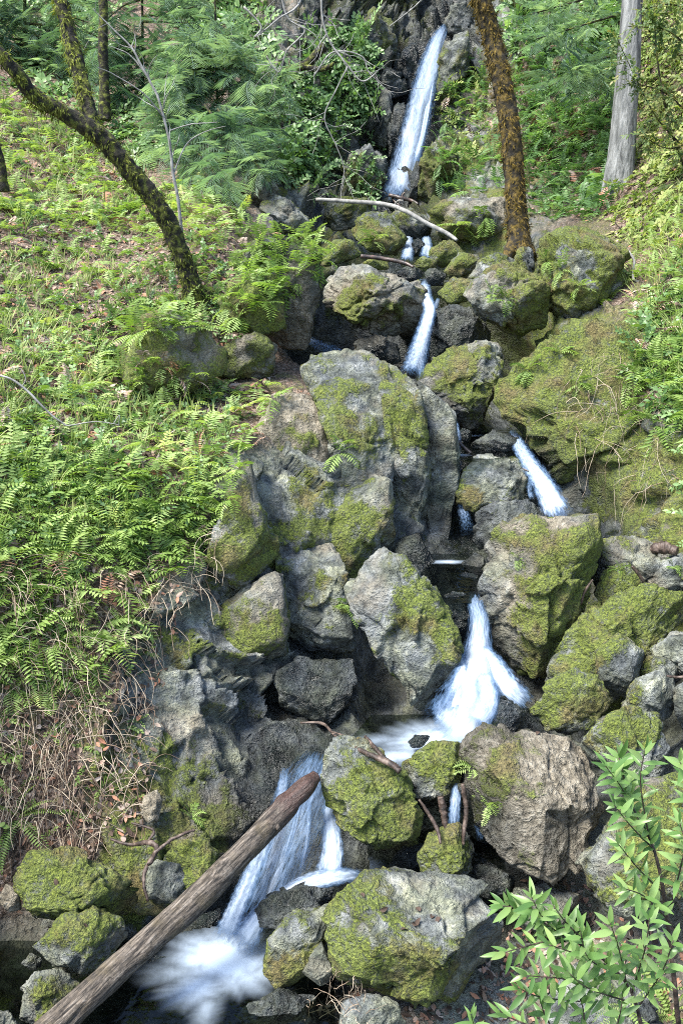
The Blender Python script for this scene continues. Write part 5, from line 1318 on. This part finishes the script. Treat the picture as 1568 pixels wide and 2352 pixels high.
for (tt, hx) in [(.70, .9), (.86, -.6)]:
    i = int(tt * 219)
    s0 = P[i]; d0 = np.array([hx * .6, -.8, .1]); d0 /= np.linalg.norm(d0)
    Pk = np.stack([s0 + d0 * R[i] * u for u in np.linspace(.6, 1.25, 8)])
    Vk, Fk = tube(Pk, np.linspace(R[i] * .5, R[i] * .16, 8), 12, .3, 30, i)
    obj('branch_stub', mesh('branch_stub', Vk - o_, Fk), log_m.m, parent=log_o)

# ------------------------------------------------------------------ conifer boughs and shrubs of the upper slope
def bough_plant(name, label, base, stems, shapes, mat, cat, stem_mat, size, per, r, droop=.5, spread=.9, part='foliage', side_on=False):
    """a plant with stems (image x, y, Y, half width) and leafy sprays along them"""
    o = at(*base)
    root = obj(name, None, loc=o, label=label, cat=cat)
    S = Soup(); W = Soup()
    for st in stems:
        q = spline(st, 40)
        P = at(q[:, 0], q[:, 1], q[:, 2])
        V, F = tube(P, np.maximum(q[:, 3] / FOCAL * (P @ FWD), .002), 6)
        W.add(V, F)
        for _ in range(per):
            i = int(r.integers(3, 40))
            d = P[min(i + 1, 39)] - P[max(i - 1, 0)]
            d = d / np.linalg.norm(d) * .5 + r.normal(size=3) * spread
            d[1] -= .25
            d[2] -= droop * r.random()
            d /= np.linalg.norm(d)
            M = frame(d[None], np.array([[r.normal() * .3, -.45, 1.0]]))[0]
            lay(S, shapes[int(r.integers(len(shapes)))], M, P[i] + r.normal(size=3) * size * .12, size * r.uniform(.55, 1.15), r.normal() * .16)
    obj('stem', W.mesh('stem', o), stem_mat, parent=root)
    obj(part, S.mesh(part, o, smooth=False), mat, parent=root)
    return root

rc = np.random.default_rng(9)
def boughs(x0, y0, Y, n, length, r, down=.25, left=True):
    out = []
    for i in range(n):
        a = r.uniform(-.5, .75) + down
        sgn = r.choice([-1, 1])
        L = length * r.uniform(.6, 1.1)
        yy = y0 - r.uniform(0, 1) * 260
        out.append([(x0, yy, Y, 3), (x0 + sgn * L * .5, yy + L * .5 * math.sin(a) * .6, Y - .2, 2), (x0 + sgn * L, yy + L * math.sin(a), Y - .45, 1)])
    return out
CON = 'conifer'
bough_plant(CON, 'blue-green feathery conifer in the middle of the upper left slope', (505, 430, 11), [[(505, 440, 11, 5), (500, 250, 11, 4), (495, 40, 11, 3), (490, -150, 11, 2)]] + boughs(500, 330, 11, 20, 125, rc), SPRAYS, YEW, 'tree', BARK_MOSS, .36, 26, rc, part='crown')
bough_plant(CON, 'feathery conifer behind the slim straight trunk', (330, 330, 12.3), [[(330, 340, 12.3, 5), (328, 150, 12.3, 4), (326, -150, 12.3, 3)]] + boughs(328, 210, 12.3, 13, 120, rc), SPRAYS, YEW, 'tree', BARK_MOSS, .38, 20, rc, part='crown')
bough_plant(CON, 'grey-green conifer at the top left corner', (60, 200, 13), [[(60, 210, 13, 5), (58, 60, 13, 4), (56, -200, 13, 3)]] + boughs(58, 150, 13, 14, 150, rc), SPRAYS, YEW, 'tree', BARK_MOSS, .42, 18, rc, part='crown')
bough_plant(CON, 'drooping conifer sprays beside the fern ledge below the blue-green conifer', (500, 430, 10), [[(470, 240, 10.3, 3), (520, 310, 10.0, 2.5), (560, 400, 9.8, 1.5)], [(500, 250, 10.3, 3), (550, 330, 10, 2), (600, 390, 9.7, 1)], [(430, 330, 9.9, 2), (480, 380, 9.7, 2), (530, 460, 9.3, 1)], [(440, 270, 10.2, 2), (420, 330, 10, 2), (440, 400, 9.8, 1)], [(560, 260, 10.5, 2), (600, 320, 10.3, 2), (610, 380, 10, 1)]], SPRAYS, YEW, 'shrub', BARK_MOSS, .34, 40, rc)
bough_plant(CON, 'conifer sprays in front of the right cliff left of the grey trunk', (1390, 90, 11.6), [[(1430, 30, 11.6, 3), (1330, 60, 11.3, 2), (1230, 90, 11.1, 1)], [(1430, 120, 11.4, 3), (1340, 150, 11.2, 2), (1260, 200, 11.0, 1)], [(1420, 150, 11.4, 2), (1370, 175, 11.1, 2), (1310, 170, 10.9, 1)], [(1400, -20, 11.8, 3), (1300, 10, 11.6, 2), (1190, 40, 11.4, 1)]], SPRAYS, YEW, 'shrub', BARK_MOSS, .34, 34, rc)

def leafy_cliff(name, label, poly, n, gap, size, mat, r, cat='shrub', group=None):
    pts = scatter(poly, n, gap, r)
    if not pts:
        return
    S = Soup(); W = Soup()
    o = max(pts, key=lambda q: q[1])[2]
    for (x, y, p_, nrm, nm) in pts:
        k = int(r.integers(2, 5))
        d = fan(nrm, k, r, lift=.15, down=.9)
        M = frame(d, np.broadcast_to(nrm + np.array([0, 0, .7]), d.shape))
        for j in range(k):
            lay(S, SPRIGS[int(r.integers(len(SPRIGS)))], M[j], p_, size * r.uniform(.6, 1.2), r.normal() * .15)
    root = obj(name, None, loc=o, label=label, cat=cat, group=group)
    # runners that carry the sprigs
    pts.sort(key=lambda q: (int(q[0] // 60), q[1]))
    for a, b_ in zip(pts[:-1], pts[1:]):
        if np.linalg.norm(a[2] - b_[2]) < 1.2:
            m = (a[2] + b_[2]) / 2 + a[3] * .03
            V, F = tube(spline([a[2], m, b_[2]], 6), np.full(6, .004), 3, cap=False)
            W.add(V, F)
    if W.n:
        obj('stem', W.mesh('stem', o), BARK_MOSS, parent=root)
    obj('foliage', S.mesh('foliage', o, smooth=False), mat, parent=root)

rl = np.random.default_rng(21)
leafy_cliff('creeper', 'dense pale-leaved creeper at the top of the cliff left of the waterfall', [(700, 60), (850, 60), (862, 260), (760, 300), (690, 180)], 150, 11, .30, SHRUB, rl, 'creeper')
leafy_cliff('creeper', 'dark ivy-like creeper hanging in the middle of the left cliff', [(560, 150), (700, 180), (760, 300), (730, 400), (640, 400), (560, 340)], 190, 12, .30, SHRUB, rl, 'creeper')
leafy_cliff('creeper', 'sparse creeper spots on the dark cliff foot', [(640, 400), (760, 290), (870, 280), (870, 450), (720, 455)], 60, 20, .22, SHRUB, rl, 'creeper')
leafy_cliff('shrub', 'glossy dark shrub behind the conifers at the top', [(370, -20), (600, -20), (620, 120), (430, 110)], 110, 14, .42, SHRUB, rl)
leafy_cliff('shrub', 'low shrub under the slim straight trunk', [(180, 240), (400, 200), (450, 330), (330, 400), (200, 330)], 120, 14, .28, SHRUB, rl)
leafy_cliff('shrub', 'leafy undergrowth at the top left corner', [(-20, -20), (260, -20), (240, 200), (120, 240), (-20, 180)], 120, 16, .36, SHRUB, rl)
leafy_cliff('shrub', 'bushy undergrowth at the top of the right cliff', [(1150, -20), (1420, -20), (1410, 120), (1180, 120)], 110, 14, .34, SHRUB, rl)
leafy_cliff('shrub', 'small-leaved brush spilling down the right edge above the mossy outcrop', [(1480, 700), (1568, 560), (1600, 960), (1550, 960), (1480, 860), (1460, 790)], 110, 16, .16, SHRUB, rl)
leafy_cliff('shrub', 'dry pale brush on the flank right of the tall waterfall', [(1020, 180), (1110, 160), (1130, 300), (1060, 400), (1010, 300)], 60, 16, .22, GRASS, rl)
leafy_cliff('shrub', 'tangled low growth beside the grey trunk foot', [(1440, 380), (1568, 330), (1568, 560), (1450, 560), (1400, 500)], 90, 16, .24, GRASS, rl)
leafy_cliff('shrub', 'pale mixed brush on the slope behind the turning tree', [(1465, -20), (1600, -20), (1600, 430), (1480, 400), (1455, 200)], 150, 15, .24, GRASS, rl)
bough_plant('turning_tree', 'thin-branched tree with orange and green leaves at the top right', (1520, 420, 9.2), [[(1590, 430, 9.2, 3), (1540, 300, 9.2, 2.5), (1510, 150, 9.2, 2), (1500, 20, 9.2, 1.5)], [(1560, 330, 9.2, 2), (1500, 260, 9.0, 1.6), (1440, 140, 8.9, 1), (1415, 85, 8.9, .7)], [(1580, 260, 9.2, 2), (1520, 210, 9.1, 1.5), (1450, 190, 8.9, .8)], [(1590, 120, 9.2, 2), (1530, 70, 9.1, 1.5), (1440, 60, 8.9, .8)], [(1590, 330, 9.2, 2), (1530, 340, 9.0, 1.5), (1470, 310, 8.9, .8)], [(1590, 30, 9.2, 2), (1540, 10, 9.1, 1.5), (1480, 20, 9, 1)]],
            SPRIGS, AUTUMN, 'tree', BARK_MOSS, .17, 34, rc, part='crown', spread=.8)

# ------------------------------------------------------------------ loose cover that nobody could count
def strands(poly, n, L, rad, r, fall=.8, out=.35, seg=9, only=None, tint=(.2, 1)):
    S = Soup()
    pts = scatter(poly, n, 3, r, only)
    for (x, y, p_, nrm, nm) in pts:
        l = L * r.uniform(.4, 1.3)
        d = nrm * .8 + r.normal(size=3) * .7
        d /= np.linalg.norm(d)
        Q = [p_ - nrm * .01]
        for k in range(seg):
            d = d + np.array([0, -.02, -fall / seg * 2.2]) + r.normal(size=3) * .22
            d /= np.linalg.norm(d)
            nx = Q[-1] + d * l / seg
            dep = (nx - p_) @ nrm
            if dep < .006:
                nx = nx + nrm * (.006 - dep + .01 * r.random())
            elif dep > out * L:
                nx = nx - nrm * (dep - out * L)
            Q.append(nx)
        V, F = tube(np.array(Q), np.linspace(rad, rad * .45, seg + 1) * r.uniform(.5, 1.3), 3, cap=False)
        S.add(V, F, r.uniform(*tint))
    return S, pts
rs = np.random.default_rng(33)
S, pts = strands([(-20, 1300), (250, 1320), (440, 1250), (480, 1200), (520, 1240), (460, 1340), (330, 1500), (340, 1700), (330, 1880), (150, 1950), (-20, 1900)], 800, .34, .0028, rs)
o_ = pts[0][2]
obj('dry_roots', S.mesh('dry_roots', o_), STRAW, loc=o_, kind='stuff', label='tangle of dry hanging roots and stalks on the lower left bank', cat='roots')
S, pts = strands([(1280, 880), (1400, 800), (1568, 860), (1568, 1130), (1420, 1120), (1330, 1060)], 90, .42, .0025, rs, tint=(.4, 1))
obj('dry_stalks', S.mesh('dry_stalks', o_), STRAW, loc=o_, kind='stuff', label='dry stalks hanging over the mossy right outcrop', cat='stalks')
S, pts = strands([(700, 2230), (830, 2230), (850, 2352), (690, 2352)], 60, .16, .0018, rs, fall=.3, tint=(.4, 1))
obj('dry_stalks', S.mesh('dry_stalks', o_), STRAW, loc=o_, kind='stuff', label='dry stalks at the bottom edge beside the foreground boulder', cat='stalks')

def blades(poly, n, L, r, mat, name, label):
    S = Soup()
    for (x, y, p_, nrm, nm) in scatter(poly, n, 4, r, BANKS):
        for _ in range(4):
            d = nrm * .5 + np.array([0, 0, .9]) + r.normal(size=3) * .45
            M = frame((d / np.linalg.norm(d))[None], np.array([[0, -1.0, .2]]) + r.normal(size=(1, 3)) * .4)[0]
            V, F = leaf_blade(L * r.uniform(.5, 1.2), L * .045, .1, .45, 2)
            S.add(V @ M.T + p_, F, r.uniform(.1, 1))
    o = np.vstack(S.V[:1])[0]
    obj(name, S.mesh(name, o, smooth=False), mat, loc=o, kind='stuff', label=label, cat='grass')
blades([(-20, 560), (430, 620), (480, 700), (250, 720), (240, 850), (500, 890), (450, 1000), (-20, 980)], 260, .15, rs, GRASS, 'grass', 'thin grass between the ferns of the littered slope')
blades([(-20, 950), (560, 950), (440, 1240), (-20, 1250)], 130, .14, rs, GRASS, 'grass', 'grass between the ferns on the broad left ledge')
blades([(1440, 560), (1568, 420), (1600, 900), (1480, 900), (1440, 740)], 120, .15, rs, GRASS, 'grass', 'grass on the right edge bank')
blades([(-20, 200), (300, 350), (450, 500), (-20, 540)], 120, .2, rs, GRASS, 'grass', 'grass high on the left slope')

def litter(poly, n, size, r, name, label, only=None, gap=3):
    S = Soup()
    pts = scatter(poly, n, gap, r, only)
    for (x, y, p_, nrm, nm) in pts:
        t1 = np.cross(nrm, r.normal(size=3)); t1 /= np.linalg.norm(t1)
        M = frame(t1[None], (nrm + r.normal(size=3) * .35)[None])[0]
        V, F = leaf_blade(size * r.uniform(.6, 1.4), size * r.uniform(.35, .7), .3 * r.normal(), r.normal() * .35, 2)
        S.add(V @ M.T + p_ + nrm * .006, F, r.uniform(0, 1))
    o = pts[0][2]
    obj(name, S.mesh(name, o, smooth=False), LITTER, loc=o, kind='stuff', label=label, cat='leaf litter')
litter([(-20, 250), (300, 400), (560, 560), (640, 860), (560, 960), (-20, 1300)], 4200, .055, rs, 'leaf_litter', 'brown and pinkish fallen leaves over the left slope', ('left_bank', 'rock_wall'))
litter([(-20, 1250), (450, 1250), (350, 1700), (340, 1900), (100, 2000), (-20, 1950)], 900, .04, rs, 'leaf_litter', 'dead leaves caught among the dry roots', ('left_bank', 'rock_wall'))
litter([(1060, 2020), (1340, 2020), (1568, 2150), (1568, 2352), (700, 2352), (760, 2260), (1100, 2330)], 500, .035, rs, 'leaf_litter', 'dead leaves in the hollow under the laurel', ('right_bank', 'stream_bed', 'left_bank'))
litter([(1180, 20), (1568, 20), (1568, 900), (1440, 760), (1400, 520), (1200, 500)], 800, .05, rs, 'leaf_litter', 'dead leaves on the right slope', ('right_bank',))
lm = leaf_blade(.036, .02, .3, .3, 3)
lme = mesh('fallen_leaf', lm[0], lm[1], {'tint': .25})
lme.materials.append(LITTER)
for (x, y) in [(872, 2090), (966, 2096), (988, 2112), (945, 2118), (958, 2124), (1010, 2108), (835, 2064), (920, 2140)]:
    h = touch(x, y)
    if h:
        t1 = np.cross(h[1], rs.normal(size=3)); t1 /= np.linalg.norm(t1)
        f_ = obj('fallen_leaf', lme, label='tan dead leaf lying on the flat top of the largest foreground boulder', cat='leaf', group='dead leaves on the foreground boulder')
        f_.matrix_world = Matrix.Translation((h[0] + h[1] * .006).tolist()) @ Matrix(frame(t1[None], h[1][None])[0].tolist()).to_4x4()
for (x, y, lb) in [(196, 2118, 'dead leaf on the grey left shore rock'), (846, 2268, 'red dead leaf below the largest foreground boulder'), (1232, 690 + 1000, 'dead leaf on the tall tan boulder'), (128, 2018, 'dead leaf on the broad mossy left shore rock')]:
    h = touch(x, y)
    if h:
        t1 = np.cross(h[1], rs.normal(size=3)); t1 /= np.linalg.norm(t1)
        f_ = obj('fallen_leaf', lme, label=lb, cat='leaf')
        f_.matrix_world = Matrix.Translation((h[0] + h[1] * .006).tolist()) @ Matrix(frame(t1[None], h[1][None])[0].tolist()).to_4x4()

def seedlings(poly, n, gap, size, mat, r, label):
    S = Soup()
    pts = scatter(poly, n, gap, r, ('left_bank', 'right_bank', 'rock_wall'))
    for (x, y, p_, nrm, nm) in pts:
        k = int(r.integers(1, 4))
        d = fan(nrm, k, r, lift=.5, down=.5)
        M = frame(d, np.broadcast_to(nrm + np.array([0, 0, .8]), d.shape))
        for j in range(k):
            lay(S, SPRIGS[int(r.integers(len(SPRIGS)))], M[j], p_, size * r.uniform(.4, 1.3), r.normal() * .2)
    o = pts[0][2]
    obj('ground_cover', S.mesh('ground_cover', o, smooth=False), mat, loc=o, kind='stuff', label=label, cat='ground cover')
seedlings([(-20, 250), (300, 430), (520, 560), (500, 880), (560, 960), (440, 1240), (-20, 1290)], 420, 16, .13, SHRUB, rs, 'small leafy seedlings scattered between the ferns of the left slope')
seedlings([(-20, 1290), (430, 1280), (330, 1560), (330, 1900), (-20, 1950)], 70, 16, .07, FERN, rs, 'small leafy plants among the dry roots of the lower left bank')
seedlings([(1575, 0), (1950, 0), (1950, 1250), (1575, 1250)], 420, 20, .13, SHRUB, rs, 'brush that goes on along the right slope beyond the picture')
seedlings([(-320, 0), (-25, 0), (-25, 1900), (-320, 1900)], 260, 24, .12, FERN, rs, 'undergrowth that goes on along the left slope beyond the picture')
seedlings([(1190, 60), (1420, 40), (1400, 500), (1220, 500)], 150, 16, .24, SHRUB, rs, 'small leafy plants between the ferns of the right cliff')

# ------------------------------------------------------------------ bay laurel in the right foreground
LB = []
for i in range(6):
    V, F = leaf_blade(1, .23 + .02 * (i % 3), .10 + .05 * (i % 2), .05 + .09 * (i % 4), 5)
    me = mesh('leaf', V, F, {'tint': .25 + .13 * i})
    me.materials.append(LAUREL)
    LB.append(me)
def laurel(label, base, twig_list, r, per=11, size=.095):
    o = at(*base)
    root = obj('bay_laurel', None, loc=o, label=label, cat='shrub', group=None)
    for st in twig_list:
        q = spline(st, 24)
        P = at(q[:, 0], q[:, 1], q[:, 2])
        V, F = tube(P, np.maximum(q[:, 3] / FOCAL * (P @ FWD), .0012), 6)
        br = obj('branch', mesh('branch', V - o, F, {'tint': .4}), REDWOOD, parent=root)
        L = np.concatenate([[0], np.cumsum(np.linalg.norm(np.diff(P, axis=0), axis=1))])
        n = max(per, int(per * L[-1] / .3)) if per else 0
        for i in range(n):
            u = 1 - .95 * (i / n) ** 1.25 * min(1, .36 / L[-1])
            pp = np.array([np.interp(u * L[-1], L, P[:, k]) for k in range(3)])
            j = min(int(u * 23), 22)
            d0 = P[j + 1] - P[j]; d0 /= np.linalg.norm(d0)
            s1 = np.cross(d0, [0.2, -1, .3]); s1 /= np.linalg.norm(s1)
            s2 = np.cross(d0, s1)
            a = i * 2.4 + r.normal() * .25
            opn = .35 + .75 * min(1, i / 4) + r.normal() * .12
            d = d0 * math.cos(opn) + (math.cos(a) * s1 + math.sin(a) * s2 * .75) * math.sin(opn)
            M = frame((d / np.linalg.norm(d))[None], np.array([[r.normal() * .3, -.6 + r.normal() * .2, 1.0]]))[0]
            s = size * r.uniform(.7, 1.15) * (.75 if i < 2 else 1)
            lf = obj('leaf', LB[int(r.integers(6))], parent=br)
            lf.matrix_local = Matrix.Translation((pp - o).tolist()) @ Matrix(M.tolist()).to_4x4() @ Matrix.Diagonal((s, s, s, 1))
    return root
rq = np.random.default_rng(77)
laurel('tall bay laurel stem at the right edge with a leafy tip over the grey boulder', (1560, 2380, 2.45),
       [[(1560, 2380, 2.45, 6), (1530, 2100, 2.5, 5), (1500, 1950, 2.55, 3.5), (1450, 1850, 2.6, 2.4), (1420, 1740, 2.62, 1.6)], [(1490, 1930, 2.55, 2), (1470, 1800, 2.55, 1.5), (1480, 1720, 2.55, 1.2)], [(1450, 1850, 2.6, 2), (1420, 1800, 2.55, 1.5), (1390, 1760, 2.5, 1.2)],
        [(1500, 1950, 2.55, 2), (1450, 1900, 2.5, 1.6), (1410, 1850, 2.45, 1.2)], [(1520, 2050, 2.5, 2), (1460, 1990, 2.45, 1.6), (1420, 1940, 2.4, 1.2)], [(1540, 2080, 2.5, 2), (1570, 1950, 2.4, 1.6), (1560, 1890, 2.4, 1.2)], [(1540, 2120, 2.5, 2), (1480, 2060, 2.4, 1.5), (1430, 2040, 2.35, 1.2)], [(1580, 1950, 2.5, 2), (1585, 1800, 2.45, 1.6), (1560, 1750, 2.4, 1.2)]], rq, per=19, size=.074)
laurel('bay laurel with long arching boughs reaching in front of the foreground boulder', (1480, 2400, 2.3),
       [[(1480, 2400, 2.3, 5.5), (1450, 2280, 2.32, 4), (1380, 2200, 2.35, 3), (1280, 2140, 2.35, 2.4), (1200, 2090, 2.35, 1.8), (1150, 2080, 2.35, 1.2)], [(1280, 2140, 2.35, 2), (1240, 2100, 2.32, 1.6), (1220, 2060, 2.3, 1.2)], [(1300, 2150, 2.35, 2), (1220, 2170, 2.28, 1.6), (1150, 2190, 2.25, 1.2)], [(1380, 2200, 2.35, 2), (1300, 2120, 2.3, 1.6), (1270, 2080, 2.3, 1.2)],
        [(1400, 2220, 2.33, 2), (1320, 2190, 2.25, 1.5), (1260, 2170, 2.22, 1.2)], [(1420, 2240, 2.33, 2), (1350, 2200, 2.22, 1.5), (1330, 2130, 2.2, 1.2)], [(1380, 2280, 2.32, 2), (1300, 2250, 2.25, 1.5), (1200, 2240, 2.2, 1.2)], [(1440, 2270, 2.3, 2), (1420, 2180, 2.2, 1.5), (1400, 2120, 2.18, 1.2)], [(1440, 2300, 2.3, 2), (1350, 2270, 2.2, 1.5), (1300, 2230, 2.18, 1.2)],
        [(1450, 2280, 2.3, 2), (1480, 2180, 2.2, 1.6), (1490, 2110, 2.18, 1.2)], [(1460, 2320, 2.3, 2), (1520, 2230, 2.18, 1.6), (1545, 2160, 2.15, 1.2)], [(1330, 2300, 2.3, 1.6), (1240, 2290, 2.25, 1.4), (1190, 2270, 2.22, 1)]], rq, per=19, size=.074)
laurel('low bay laurel sprigs along the bottom edge right of the boulder', (1300, 2420, 2.35),
       [[(1300, 2420, 2.35, 3), (1220, 2360, 2.35, 2), (1150, 2330, 2.35, 1.2)], [(1300, 2420, 2.35, 3), (1250, 2330, 2.3, 2), (1240, 2290, 2.3, 1.2)], [(1320, 2420, 2.35, 3), (1340, 2340, 2.25, 2), (1330, 2290, 2.22, 1.2)], [(1080, 2420, 2.6, 2), (1090, 2370, 2.6, 1.5), (1080, 2330, 2.6, 1)], [(1400, 2420, 2.3, 2), (1420, 2340, 2.2, 1.5), (1430, 2290, 2.18, 1.2)]], rq, per=13, size=.07)
